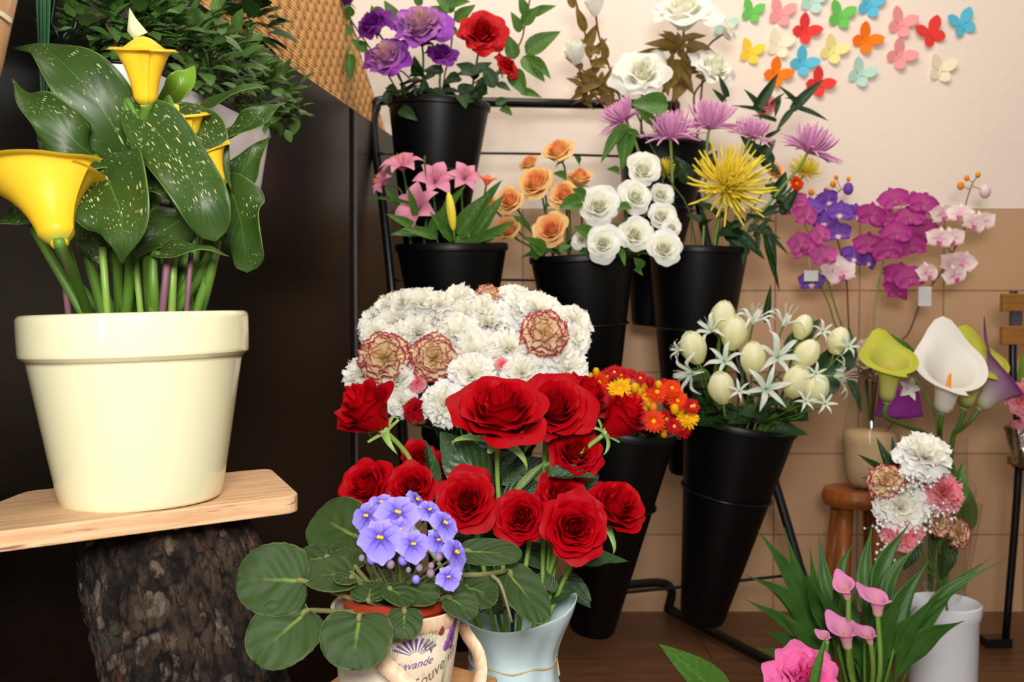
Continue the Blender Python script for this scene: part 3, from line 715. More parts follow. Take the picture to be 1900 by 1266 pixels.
cleaf([(215, 318, .90), (150, 272, .86), (92, 215, .85), (48, 185, .86), (22, 146, .88)], 46, (-.1, -1, .5), .3, .2, stem=(205, .01))
cleaf([(180, 300, .88), (205, 345, .835), (225, 400, .815), (226, 450, .81), (226, 489, .82)], 86, (-.1, -1, .15), .16, .12, stem=(232, -.02, 238, 470, .89))
cleaf([(236, 200, .88), (292, 246, .865), (336, 306, .85), (376, 375, .84), (400, 448, .85)], 56, (.35, -1, .1), .18, .16, prof='round', stem=(300, 0, 300, 430, .91))
cleaf([(310, 196, .93), (365, 232, .905), (405, 285, .895), (430, 352, .90)], 44, (.5, -1, .2), .2, .2, stem=(320, .02, 330, 420, .93))
cleaf([(420, 330, .93), (440, 385, .90), (452, 440, .885), (458, 506, .89)], 50, (-.2, -1, .2), .34, .1, prof='round', stem=(345, .0, 395, 490, .91))
cleaf([(285, 476, .88), (335, 462, .86), (385, 464, .86), (425, 476, .87)], 24, (0, -.6, .9), .25, .2, stem=(300, -.03))
cleaf([(384, 262, .94), (425, 252, .93), (470, 228, .92), (505, 200, .92), (530, 191, .93)], 30, (-.1, -1, .6), .3, .25, stem=(320, .03, 350, 420, .95))
cleaf([(362, 210, .98), (405, 190, .97), (450, 168, .96), (498, 160, .97)], 19, (-.2, -.8, .8), .1, .35, prof='lance', stem=(310, .05, 330, 400, .99))
cleaf([(300, 200, 1.0), (325, 170, .99), (345, 146, .99), (361, 122, 1.0)], 26, (.2, -1, .2), .2, .25, prof='lance', mat='leaf_calla_lime', stem=(285, .06, 290, 400, 1.0))
cleaf([(425, 350, .96), (452, 315, .95), (478, 280, .95), (503, 252, .96)], 30, (.3, -1, .5), .3, .2, stem=(325, .04, 365, 450, .96))
cleaf([(95, 372, .92), (55, 390, .90), (20, 408, .90), (-40, 432, .93)], 34, (-.1, -.8, .7), .25, .3, stem=(178, -.02, 130, 480, .90))
cleaf([(355, 395, .92), (310, 425, .90), (272, 452, .89), (245, 492, .89)], 42, (.1, -1, .1), .25, .15, stem=(270, .0))
cleaf([(150, 400, .92), (172, 440, .90), (196, 480, .90), (220, 512, .91)], 34, (-.2, -1, .3), .2, .2, stem=(195, .0, 160, 470, .92))
cleaf([(170, 330, .95), (120, 290, .94), (90, 250, .94), (70, 205, .95)], 42, (-.2, -1, .3), .2, .2, stem=(190, .03))
cleaf([(270, 330, .90), (305, 340, .87), (325, 365, .865), (330, 400, .87)], 34, (.2, -1, .3), .2, .2, stem=(262, .01))
cleaf([(330, 330, .95), (350, 380, .93), (345, 420, .93), (330, 455, .94)], 48, (.1, -1, .1), .2, .15, stem=(330, .02))
cleaf([(110, 350, .94), (150, 375, .93), (180, 400, .93), (205, 430, .94)], 40, (-.3, -1, .3), .2, .2, stem=(200, .03))
def cflower(name, mesh, base, top, scale, spin, pts, nrm=None):
    b, t = P(*base), P(*top); q = frameZ(t - b, spin); L = (t - b).length
    f = put('flower', mesh, pot, b, q, L * scale); sub('spadix', SPADIX, f)
    MB().tube(cat([P(*p) for p in pts] + [b, b + (t - b) * .06], 16), S(9.5, .92), 9).build('flower_stem', M['stem'], pot)
cflower('flower', CALLA['yellow'][0], (272, 200, .87), (265, 66, .86), 1.0, (-.35, 1, .1), [(230, 590, .93), (238, 440, .92), (248, 300, .90)])
cflower('flower', CALLA['yellow'][1], (112, 456, .80), (66, 282, .835), 1.06, (-1, .55, .1), [(166, 590, .92), (140, 520, .86)])
cflower('flower', CALLA['yellow'][0], (352, 305, .905), (334, 198, .895), 1.05, (-.6, 1, .1), [(290, 590, .93), (330, 450, .92)])
cflower('flower', CALLA['yellow'][0], (410, 345, .885), (378, 268, .88), 1.0, (.5, .9, .1), [(320, 590, .93), (390, 470, .92)])
MB().poly([P(248, 72, .93), P(236, 58, .93), P(240, 14, .93), P(252, 34, .93), P(274, 60, .93)], (0, .0006, 0)).build('spathe_tip', plain('spathe_tip_pale', (214, 214, 170), .5, .3, .1, 60), pot)
for x0, x1, y1, m, r in ((128, 118, 500, 'stem_purple', 6), (160, 60, 420, 'stem', 9), (186, 172, 470, 'stem_purple', 6), (200, 190, 460, 'stem_pale', 7), (218, 222, 450, 'stem', 8), (262, 250, 470, 'stem_pale', 6), (284, 282, 480, 'stem', 9),
                         (300, 312, 470, 'stem_purple', 7), (318, 322, 460, 'stem_pale', 8), (332, 345, 470, 'stem', 9), (345, 355, 470, 'stem_purple', 5), (360, 400, 470, 'stem', 9), (240, 246, 520, 'stem_pale', 5)):
    d = .90 + rnd.uniform(-.02, .05)
    MB().tube(cat([P(x0, 592, d), P((x0 + x1) / 2, (592 + y1) / 2, d - .005), P(x1, y1, d)], 8), S(r, d), 8).build('leaf_stalk', M[m], pot)

# ------------------------------------------------------------------ planters hanging on the cabinet
def foliage(b, c, rx, ry, rz, n, L, w=.5, seed=1, up=.3, hemi=-1):
    R = random.Random(seed)
    for i in range(n):
        a = R.uniform(0, 2 * pi); z = R.uniform(hemi, 1); r = R.uniform(.55, 1.05); q = math.sqrt(max(0, 1 - z * z))
        o = V((math.cos(a) * q * rx * r, math.sin(a) * q * ry * r, z * rz * r)); p = V(c) + o
        d = (V((o.x / rx, o.y / ry, o.z / rz)) + V((R.uniform(-.8, .8), R.uniform(-.8, .8), R.uniform(-.3, .6) + up))).normalized()
        l = L * R.uniform(.6, 1.2); x = d.cross(V((R.uniform(-.4, .4), -.5, 1))).normalized(); nn = x.cross(d); ww = w * l * .5
        def fn(u, v):
            e = u * 2 - 1; q2 = ww * math.sin(pi * v ** .8) ** .8
            return p + d * (l * v) + x * (e * q2) + nn * (abs(e) * q2 * .25 - .2 * l * v * v)
        b.grid(fn, 2, 5)
    return b
# long beige trough
q0, q1 = V((-.528 + .137 * 1.035, 1.035, 0)), V((-.528 + .137 * 1.43, 1.43, 0))
tr_ = thing('hanging_planter', 'long white enamel planter with black rim line hooked onto the dark cabinet', 'planter', (q0 + q1) / 2 + V((-.05, 0, .92)))
def trough(z, inset, lo=0.): 
    a, b = q0 + PT * inset, q1 - PT * inset; w = .088 - inset * .5; return [p + V((0, 0, z)) for p in rpoly([a - PN * inset * .4, b - PN * inset * .4, b - PN * w, a - PN * w], .038 - inset * .3, 8)]
mb = MB(); rings = [trough(z, i) for z, i in ((.925, .030), (.93, .024), (1.022, .003), (1.028, 0), (1.036, 0), (1.036, .004), (1.02, .006), (.94, .026))]
for r in rings:
    for p in r: mb.add(p)
nn_ = len(rings[0])
for j in range(len(rings) - 1):
    for k in range(nn_): mb.face((j * nn_ + k, j * nn_ + (k + 1) % nn_, (j + 1) * nn_ + (k + 1) % nn_, (j + 1) * nn_ + k))
mb.face(tuple(range(nn_))); mb.face(tuple((len(rings) - 1) * nn_ + k for k in range(nn_)))
mb.build('body', M['enamel_white'], tr_, split=True)
mb = MB(); mb.tube([p for p in trough(1.0375, -.001)] + [trough(1.0375, -.001)[0]], .0022, 6).build('rim_line', M['black_plastic'], tr_)
for hk in ([P(104, -30, 1.0), P(100, 10, 1.), P(96, 45, 1.0), P(106, 62, 1.0), P(114, 95, 1.01)], [P(142, 38, 1.0), P(137, 55, 1.0), P(124, 61, 1.0), P(118, 72, 1.0), P(126, 100, 1.01)]):
    MB().tube(cat(hk, 20), .0024, 6).build('hook', M['black_plastic'], tr_)
for y in (1.36,): MB().tube(cat([pan(y) + PN * .014 + V((0, 0, 1.03)), pan(y) + PN * .012 + V((0, 0, 1.12)), pan(y) + PN * .006 + V((0, 0, 1.213)), pan(y) - PN * .02 + V((0, 0, 1.214)), pan(y) - PN * .036 + V((0, 0, 1.19))], 16), .003, 6).build('hook', M['black_plastic'], tr_)
tp = thing('trailing_plant', 'dense small-leaved green plant spilling out of the long white planter', 'plant', (q0 + q1) / 2 + V((-.045, 0, 1.02)))
mb = MB()
for i, (px, py, d, rx, rz, n_) in enumerate(((330, 95, 1.16, .055, .06, 150), (385, 120, 1.24, .06, .05, 150), (440, 140, 1.33, .06, .05, 150), (495, 185, 1.42, .05, .045, 110), (535, 195, 1.46, .02, .02, 12), (310, 40, 1.15, .06, .05, 110), (190, 50, 1.06, .05, .045, 110), (255, 45, 1.09, .05, .05, 110), (215, 10, 1.08, .05, .04, 80))):
    foliage(mb, P(px, py, d), rx, .05, rz, n_, .026, .66, 11 + i, .3, -.9)
mb.build('foliage', M['leaf_small'], tp)
for px, py, d in ((330, 95, 1.16), (385, 110, 1.24), (440, 130, 1.33), (500, 175, 1.42), (540, 195, 1.46), (310, 40, 1.15), (190, 40, 1.06), (250, 45, 1.09), (360, 60, 1.2), (480, 160, 1.38)):
    MB().tube(cat([P(px, py, d) * .3 + ((q0 + q1) / 2 + V((-.04, (d - 1.26) * .8, 1.02))) * .7, P(px, py - 10, d)], 4), .0012, 5).build('stem', M['stem_brown'], tp)
bb = P(430, 40, 1.52)
bk = thing('leaf_bush', 'dark green leafy spray above the planter, in front of the cane panel', 'artificial plant', bb - V((0, 0, .14)))
foliage(MB(), bb, .055, .04, .075, 130, .042, .7, 5, .1, -1).build('foliage', M['leaf_dark'], bk)
MB().tube([P(412, 150, 1.50), P(413, 20, 1.51)], .0022, 6).build('stake', plain('stake_green', (24, 60, 40), .4), bk)
st = thing('stick_bundle', 'bundle of thin dark green sticks standing behind the calla leaves', 'sticks', P(82, 300, .98))
for i in range(7): MB().tube([P(84 + rnd.uniform(-6, 6), 300, .98), P(66 + i * 4.5, -40, .975 + .01 * (i % 2))], .0012, 5).build('stick', plain('stick_green%d' % i, (24, 60 + 4 * i, 40), .45) , st)
cv = thing('wrapped_cane', 'slanted bamboo cane tied with pale cord at the top corner', 'cane', P(-60, 260, .86))
MB().tube([P(-62, 260, .86), P(-22, 120, .86), P(14, -40, .86)], .0115, 12).build('cane', plain('bamboo', (150, 112, 76), .35, .5, .35, 20), cv)
for d_ in (0, 4): MB().tube(cat([P(-26, 12 + d_, .848), P(0, 22 + d_, .844), P(22, 38 + d_, .85)], 8), .0016, 6).build('cord', plain('cord%d' % d_, (176, 160, 128), .7), cv)

# ------------------------------------------------------------------ stand, lavender pot cover, African violet
SZ = .4495
stand = thing('plant_stand', 'low tan wooden stand under the lavender paper pot', 'stand', V((-.07, .87, 0)))
A0, A1, A2, A3 = P(586, 1226, .865), P(700, 1215, .985), P(925, 1262, .90), P(800, 1400, .74)
for p in (A0, A1, A2, A3): p.z = SZ - .012
A0 = V((A0.x, A0.y, SZ - .012))
MB().poly(rpoly([A3, A2, A1, A0], .006), (0, 0, .012)).build('top', M['tan_wood'], stand, False, bevel=.002)
for p in (A0, A1, A2, A3):
    c = (A0 + A1 + A2 + A3) / 4; k = p.lerp(c, .16); MB().tube([V((k.x, k.y, 0)), V((k.x, k.y, SZ - .012))], .009, 8).build('leg', M['tan_wood'], stand, False)
CP = P(738, 1120, .85); CB = V((CP.x - S(6, .85), .85, SZ)); HT = CP.z - SZ
cov = thing('pot_cover', 'cream paper pot cover printed with lavender motifs, wooden strip handles', 'pot cover', CB)
n = NT('lavender_paper'); nz = n.noise(26, 4); nz2 = n.noise(9, 3)
col = n.mix(n.ramp(nz, .35, .7), lin((232, 220, 198)), lin((216, 198, 172))); col = n.mix(n.math('MULTIPLY', n.ramp(n.noise(70, 6), .60, .66), .35), col, lin((150, 130, 110)))
n.set(col, .6, .3); M['paper'] = n.m
cax = CP - CB
def cone(phi, h, off=0.):               # point on the cover: angle from the front (towards +X), height 0..1
    r = .046 + (.0555 - .046) * h + off; a = -pi / 2 + phi
    return CB + cax * h + V((math.cos(a) * r, math.sin(a) * r, 0))
Mc = Matrix.Translation(CB) @ Matrix.Shear('XY', 4, (cax.x / HT, cax.y / HT))
MB().lathe([(.0005, .002), (.045, 0), (.046, .001), (.0552, HT - .001), (.0562, HT), (.0552, HT + .0015), (.053, HT), (.044, .004), (.0005, .004)], 64, Mc).build('body', M['paper'], cov, split=True)
MB().grid(lambda u, v: cone(-1.9 + 3.8 * u, .86 + .15 * v, .0006 + .0012 * math.sin(pi * v)), 40, 4).build('rim_strip', M['veneer'], cov)
def ink(name, c): return plain(name, c, .7, .2)
I_p, I_v, I_b, I_m, I_s = ink('ink_purple', (96, 72, 150)), ink('ink_violet', (120, 70, 130)), ink('ink_brown', (120, 96, 80)), ink('ink_maroon', (120, 44, 40)), ink('ink_sage', (140, 146, 112))
fan = MB()
fc, fh = .40, .645                        # lavender fan
for i in range(9):
    a = math.radians(90 - 62 + 124 * i / 8); w = .05
    def pt(rad, aa): return cone(fc + math.cos(aa) * rad * .5, fh + math.sin(aa) * rad * .24, .0009)
    ids = [fan.add(p) for p in (pt(.18, a - w * .6), pt(.18, a + w * .6), pt(.74, a + w * 1.4), pt(.80, a), pt(.74, a - w * 1.4))]; fan.face(tuple(ids))
fan.build('lavender_fan_print', I_p, cov, False)
def ink_line(pts, r, mat, name): return MB().tube([cone(p, h, .0008) for p, h in pts], r, 4).build(name, mat, cov)
def words_on(txt, size, phi, h, mat, arc=0., tilt_=0., shear=.3):
    cu = bpy.data.curves.new('w', 'FONT'); cu.body = txt; cu.size = size; cu.shear = shear; cu.align_x = 'CENTER'; cu.resolution_u = 3
    t = bpy.data.objects.new('w', cu); COL.objects.link(t); dg = bpy.context.evaluated_depsgraph_get(); me = bpy.data.meshes.new_from_object(t.evaluated_get(dg)); bpy.data.objects.remove(t)
    for v in me.vertices:
        x, y = v.co.x, v.co.y; x2 = x * math.cos(tilt_) - y * math.sin(tilt_); y2 = x * math.sin(tilt_) + y * math.cos(tilt_)
        y2 += -arc * x * x * 40
        v.co = cone(phi + x2 / .052, h + y2 / HT, .0011) - CB
    me.materials.clear(); me.materials.append(mat)
    o = bpy.data.objects.new('lettering', me); COL.objects.link(o); o.parent = cov
words_on('ALPES MARITIMES', .0046, .40, .865, I_b, .35, .1, 0)
words_on('Lavande', .0095, .40, .53, I_p, 0, .12, .45)
words_on('Souvenir', .0140, .84, .42, I_b, 0, .50, .35)
for k, (p0, h0) in enumerate(((.66, .82), (.05, .72), (.56, .86))):
    for j in range(5): ink_line([(p0, h0 - .16), (p0 + .06 * (j - 2), h0 + .05 + .02 * (j % 2))], .0003, I_s, 'herb_print')
lv = MB(); R9 = random.Random(5)
for i in range(70):
    t = R9.random(); c = cone(1.02 + R9.uniform(-.09, .09) * (1 - .6 * t) + .1 * t, .66 + .28 * t, .0008)
    lv.ball(c, .0016, 5, 3, None, (1, .3, 1.5))
lv.build('lavender_print', I_v, cov)
ink_line([(1.05, .70), (1.0, .45), (.98, .2)], .0014, I_s, 'lavender_stalk_print')
MB().ball(cone(.80, .87, .0006), .0034, 8, 5, None, (1, .3, 1.3)).build('snail_print', I_m, cov)
MB().ball(cone(.30, .40, .0006), .004, 6, 4, None, (1, .3, 1.4)).build('butterfly_print', I_m, cov)
hb = MB()
def strip(pts, w, nrm, th=.0012):
    c = cat(pts, 24); m = len(c); b = MB(); 
    for i in range(m):
        t = (c[min(i + 1, m - 1)] - c[max(i - 1, 0)]).normalized(); s = t.cross(V(nrm)).normalized()
        for e in (-1, 1): b.add(c[i] + s * (e * w / 2), (e + 1) / 2, i / m)
    for i in range(m - 1): b.face((2 * i, 2 * i + 1, 2 * i + 3, 2 * i + 2))
    return b
strip([P(706, 1226, .785), P(735, 1252, .775), P(775, 1290, .77), P(800, 1320, .775)], .0135, (0, -1, .3)).build('wooden_handle', M['veneer'], cov, solid=.0014)
strip([P(858, 1160, .862), P(868, 1180, .865), P(888, 1212, .86), P(893, 1250, .85), P(880, 1300, .84)], .012, (-.5, -1, .1)).build('wooden_handle', M['veneer'], cov, solid=.0014)

VB = CB + V((0, 0, .006))
vi = thing('potted_african_violet', 'blue-violet African violet with round hairy leaves in a terracotta plastic pot', 'potted plant', VB)
MB().lathe([(.0005, 0), (.036, 0), (.040, HT - .006), (.0455, HT - .006), (.0465, HT + .004), (.0450, HT + .0045), (.0432, HT), (.035, .004), (.0005, .004)], 48, Matrix.Translation(V((0, 0, .006))) @ Mc).build('pot', M['terracotta'], vi, split=True)
MB().lathe([(.0005, HT - .006), (.043, HT - .007)], 32, Matrix.Translation(V((0, 0, .006))) @ Mc).build('soil', M['water'], vi)
vc = CP + V((0, 0, -.004))
def vleaf(a, t, w, d0=.82, d1=.80, nrm=(0, -.75, .7), cup=.10, stalk=True):
    """round violet leaf from its notch a to its tip t (pixels), half width w pixels"""
    A, T = P(*a, d0), P(*t, d1); d = T - A; L = d.length; W = S(w, (d0 + d1) / 2); N = V(nrm).normalized(); s = d.cross(N).normalized(); n2 = s.cross(d).normalized(); ph = rnd.uniform(0, 6); b = MB(); dn = d.normalized()
    def fn(u, v):
        x = u * 2 - 1; th = pi * v
        y = (1 - math.cos(th)) / 2; w_ = W * math.sin(th) ** .72 * (1.06 - .22 * (y - .4))
        if abs(x) > .9 and 0 < v < 1: w_ *= 1 + .014 * math.sin(v * 120)
        lobe = -.16 * L * smooth(.15, 1, abs(x)) * (1 - v) ** 4 * 2.2
        q = A + d * (y * 1.0) + dn * lobe * math.sin(th) + s * (x * w_)
        return q + n2 * (cup * W * (abs(x) ** 1.6) * .8 - .22 * L * (y - .25) ** 2 + .025 * W * math.sin(y * 26 - abs(x) * 9) * (1 - .5 * abs(x)) + .03 * W * math.sin(6 * y + ph + 3 * x))
    b.grid(fn, 18, 30).build('leaf', M['leaf_violet'], vi, solid=.0009)
    if stalk:
        k = vc + (A - vc) * .12; k.z = vc.z
        MB().tube(cat([k, A.lerp(k, .45) - V((0, 0, .001)), A, A + d * .12], 10), .0021, 7).build('leaf_stalk', M['stem_violet'], vi)
up = (0, -.5, 1)
vleaf((566, 1079), (440, 1072), 66, .80, .79, (-.2, -1, .5))
vleaf((572, 1133), (470, 1222), 62, .79, .76, (-.1, -1, .4))
vleaf((668, 1142), (652, 1240), 66, .765, .74, (0, -1, .35))
vleaf((750, 1132), (750, 1186), 34, .775, .765, (0, -1, .3))
vleaf((612, 1035), (545, 1042), 28, .86, .86, (-.2, -.9, .6))
vleaf((655, 1066), (566, 1068), 40, .82, .80, (-.1, -.7, .8))
vleaf((665, 1000), (580, 950), 58, .90, .93, (-.1, -.9, .6))
vleaf((668, 1030), (612, 1012), 34, .86, .87, up)
vleaf((662, 1056), (625, 1020), 30, .84, .85, up)
vleaf((684, 1116), (690, 1076), 34, .80, .82, up)
vleaf((655, 1072), (622, 1076), 20, .81, .80, up)
vleaf((722, 1092), (762, 1118), 26, .80, .785, up)
vleaf((742, 1088), (812, 1106), 34, .81, .80, (0, -.7, .9))
vleaf((830, 1108), (882, 1140), 26, .81, .80, (.3, -.9, .6))
vleaf((820, 1084), (868, 1098), 24, .83, .83, up)
vleaf((858, 1088), (924, 1108), 32, .86, .86, (.2, -.9, .6))
vleaf((860, 1024), (968, 1026), 25, .88, .88, (0, -.9, .5))
vleaf((940, 1060), (1012, 1146), 38, .90, .87, (.4, -1, .4))
vleaf((700, 1080), (735, 1060), 24, .83, .85, up)
MB().tube(cat([P(912, 1068, .87), P(930, 1088, .86), P(950, 1155, .855)], 10), [.0022 - .00012 * i for i in range(11)], 6).build('leaf_stalk', plain('stalk_brown', (120, 112, 84), .6), vi)
MB().tube(cat([P(858, 1068, .86), P(900, 1066, .87), P(940, 1060, .9)], 8), .0024, 6).build('leaf_stalk', M['stem_violet'], vi)
def vflower(px, py, r, d, face, i=0, spin=0):
    h = P(px, py, d); f = put('flower', VIO[i], vi, h, facing(fv(*face), spin), S(r, d)); sub('stamen', VIO_ST, f)
    MB().tube(cat([vc + V((rnd.uniform(-.012, .012), rnd.uniform(-.01, .01), 0)), vc.lerp(h, .55) + V((0, 0, .008)), h - fv(*face).normalized() * .006, h], 10), .0011, 6).build('flower_stem', M['stem_violet'], vi)
for a in ((706, 998, 48, .79, (-.05, .25, 1), 0, .1), (682, 958, 38, .81, (-.5, .3, .8), 1, .3), (738, 952, 46, .805, (.15, .5, 1), 2, -.1), (742, 982, 30, .80, (.2, .0, 1), 1, .4), (766, 1010, 36, .785, (.35, .3, 1), 2, .1),
          (824, 972, 36, .80, (.7, .55, .55), 0, -.5), (812, 1002, 32, .795, (.6, .2, .8), 1, .2), (844, 1026, 38, .79, (.85, .35, .45), 2, -.5), (832, 1070, 28, .78, (.2, .1, 1), 0, .3), (708, 934, 30, .83, (-.1, .8, .6), 1, 0), (772, 928, 28, .83, (.75, .5, .2), 2, -.8), (796, 948, 30, .82, (.5, .7, .5), 0, .4)):
    vflower(*a)
for px, py, r, m in ((690, 1038, 11, 'violet'), (725, 1048, 9, 'b'), (748, 1040, 11, 'violet'), (778, 1054, 8, 'b'), (799, 1064, 9, 'b'), (814, 1034, 9, 'b'), (772, 1076, 9, 'violet'), (671, 1036, 7, 'b'), (800, 1050, 7, 'b'), (758, 1058, 6, 'b'), (835, 1040, 7, 'b')):
    h = P(px, py, .79); mt = M['violet'] if m == 'violet' else M.setdefault('budm', plain('violet_bud', (132, 112, 128), .7, .2, .3, 300))
    MB().ball(h, S(r, .79), 9, 6, None, (.9, .9, 1)).build('bud', mt, vi)
    MB().tube(cat([vc, vc.lerp(h, .6) + V((0, 0, .004)), h], 8), .0009, 5).build('bud_stem', M['stem_violet'], vi)
# ------------------------------------------------------------------ blue pot with the cut red roses
BZ = .33
BPc = P(958, 1128, 1.10); BB = V((BPc.x - .004, 1.10, BZ))
crate = thing('wooden_crate', 'low dark wooden crate carrying the pale blue rose pot', 'crate', V((BB.x, 1.12, 0)))
for z in (.03, .14, .25):
    for sx_, sy_ in ((0, -1), (0, 1), (-1, 0), (1, 0)):
        MB().box(V((BB.x + sx_ * .056, 1.105 + sy_ * .062, z + .035)), (.006 if sx_ else .056, 0, 0), (0, .006 if sy_ else .062, 0), (0, 0, .035)).build('slat', M['stool'], crate, False)
MB().box(V((BB.x, 1.105, BZ - .007)), (.062, 0, 0), (0, .068, 0), (0, 0, .0065)).build('top', M['stool'], crate, False)
bp = thing('blue_wrapped_pot', 'pale blue paper-wrapped pot tied with cord, holding the red roses', 'pot', BB)
n = NT('blue_paper'); n.set(n.mix(n.noise(16, 4), lin((190, 218, 222)), lin((210, 230, 232))), .5, .4); n.bump(n.noise(30, 4), .35, .004); M['blue_paper'] = n.m
H_ = BPc.z - BZ
def bfn(u, v):
    a = 2 * pi * u; h = v
    r = .0470 + .012 * (1 - smooth(0, .50, h)) + .014 * smooth(.56, 1.02, h)
    r *= 1 + .025 * math.sin(a * 9) * (1 - smooth(.1, .5, abs(h - .55))) + .010 * math.sin(a * 5 + h * 9) + .012 * math.sin(a * 4 + 1)
    da = math.atan2(math.sin(a - .15), math.cos(a - .15)); pk = math.exp(-(da / .42) ** 2)
    dip = math.exp(-((math.atan2(math.sin(a + 1.9), math.cos(a + 1.9))) / .8) ** 2)
    z = H_ * h * (1 + .10 * pk * h ** 3 - .07 * dip * h ** 3); r += .010 * pk * h ** 3
    return BB + V((math.cos(a) * r, math.sin(a) * r, z))
MB().grid(bfn, 90, 40, True).lathe([(.0005, .001), (.060, .001)], 24, Matrix.Translation(BB)).build('wrap', M['blue_paper'], bp, solid=.001)
MB().tube([BB + V((math.cos(2 * pi * i / 40) * .0485, math.sin(2 * pi * i / 40) * .0485, H_ * .55 + .002 * math.sin(i))) for i in range(41)] + [BB + V((.050, -.03, H_ * .48))], .0011, 5).build('cord', plain('raffia', (196, 168, 120), .7), bp)
BK['V'] = dict(C=BB + V((0, 0, H_ * .93)), D=BB + V((0, 0, .004)), ax=V((0, 0, 1)), r1=.052, r2=.04)
RB = BK['V']
def prose(px, py, r, d, face, kind, spin, label, lv=(), i=None):
    h = P(px, py, d); f = fv(*face).normalized(); m = ROSE[kind][(spin * 7).__int__() % len(ROSE[kind])]
    s = S(r, d) / .95
    flower('red_rose', label, 'rose', RB, h - f * s * .55, f, m, s, spin, 'cut red roses in the blue pot', .0027, 'stem_pale', CALYX, (), [(k, P(*a), P(*t), w) + ((fv(*nn),) if nn else ()) for k, a, t, w, nn in lv], None, .05)
prose(688, 770, 68, 1.02, (-.55, .75, .45), 'tall', .4, 'red rose tilted toward the dark cabinet, alone at the upper corner of the bunch', [('rose', (800, 880, 1.06), (792, 818, 1.05), .5, (.5, 0, 1))])
prose(928, 772, 92, 1.00, (.05, .85, .62), 'red', .2, 'largest red rose, wide open at the top centre of the bunch', [('rose', (905, 905, 1.05), (812, 800, 1.07), .9, (-.3, .3, 1)), ('rose', (930, 900, 1.08), (985, 850, 1.1), .7, (.2, .2, 1))])
prose(1028, 760, 74, 1.05, (.1, .6, .8), 'red', 1.1, 'open red rose pressed against the largest one, near the white carnations')
prose(1082, 742, 62, 1.10, (.5, .75, .4), 'red', 2.2, 'red rose peeking out behind, closest to the white carnations')
prose(1148, 780, 56, 1.04, (.7, .75, .25), 'tall', .9, 'red rose leaning in front of the orange chrysanthemums', [])
prose(1068, 840, 56, 1.06, (.15, .45, .9), 'red', .5, 'small red rose above a broad dark leaf, under the orange chrysanthemums', [('rose', (1015, 884, 1.04), (1112, 880, 1.04), .55, (0, .8, .6)), ('rose_pale', (957, 916, 1.03), (1012, 852, 1.04), .36, (-.4, .3, 1))])
prose(682, 905, 55, 1.05, (-.4, .5, .8), 'red', 1.9, 'red rose lowest beside the dark cabinet, above the violet leaves')
prose(764, 905, 50, 1.03, (-.1, .5, .9), 'red', .8, 'red rose directly behind the violet blossoms, half hidden', [('rose', (806, 905, 1.04), (796, 824, 1.03), .42, (.7, 0, 1))])
prose(866, 932, 62, 1.00, (-.05, .4, .9), 'red', 2.8, 'open red rose beside the violet blossoms, showing its spiral centre', [])
prose(968, 962, 56, 1.00, (-.15, .35, .9), 'red', 1.4, 'dark-folded red rose in the lower row, between two open ones')
prose(1066, 980, 68, .985, (.1, .3, .95), 'red', .1, 'red rose lowest in the bunch, facing front with green sepals below', [('rose', (1060, 1052, 1.0), (1168, 1032, 1.02), .55, (.1, .9, .5)), ('rose', (1030, 1100, 1.04), (1012, 1060, 1.05), .8, (0, .3, 1)), ('rose', (1074, 1080, 1.03), (1098, 1116, 1.02), .5, (0, .4, 1))])
prose(1138, 948, 62, 1.02, (.35, .6, .7), 'tall', 2.0, 'red rose farthest from the cabinet, against the black bucket')
prose(1040, 918, 50, 1.06, (.1, .55, .8), 'red', 2.4, 'red rose squeezed behind the lower front rose, only its top showing')
prose(775, 848, 34, 1.10, (-.1, .4, .9), 'red', 1.2, 'small shaded red rose behind an upright leaf, under the carnations')
prose(818, 870, 36, 1.10, (-.1, .5, .8), 'red', .3, 'shaded red rose hidden behind the big dark leaf', [('rose', (1000, 935, 1.08), (935, 875, 1.09), .9, (0, .3, 1))])
prose(915, 868, 34, 1.14, (.1, .5, .8), 'red', 2.9, 'shaded red rose behind the thick stem of the largest rose', [('rose', (930, 935, 1.06), (1010, 895, 1.07), .8, (0, .3, 1))])

o = thing('rose_greenery', 'dark green rose foliage filling the blue pot below the red roses', 'greenery', RB['D'] + V((0, .01, .01)))
MB().tube(cat([RB['D'] + V((0, .01, .01)), RB['C'], P(960, 900, 1.13)], 8), .0022, 5).build('stem', M['stem_dark'], o)
R7 = random.Random(12)
for i in range(34):
    a = P(R7.uniform(850, 1060), R7.uniform(880, 1090), 1.13 + R7.uniform(-.02, .04)); dd = V((R7.uniform(-1, 1), R7.uniform(-.5, .1), R7.uniform(-.6, .8))).normalized() * R7.uniform(.04, .065)
    put_leaf(o, LF['rose'], a, a + dd, R7.uniform(.8, 1), (R7.uniform(-.5, .5), -1, R7.uniform(.1, .8)))
for i in range(14):
    a = P(R7.uniform(880, 1020), R7.uniform(1090, 1130), 1.09 + R7.uniform(-.02, .03)); dd = V((R7.uniform(-1, 1), R7.uniform(-.5, .1), R7.uniform(-.3, .5))).normalized() * R7.uniform(.03, .045)
    put_leaf(o, LF['rose'], a, a + dd, 1, (R7.uniform(-.4, .4), -1, .6))

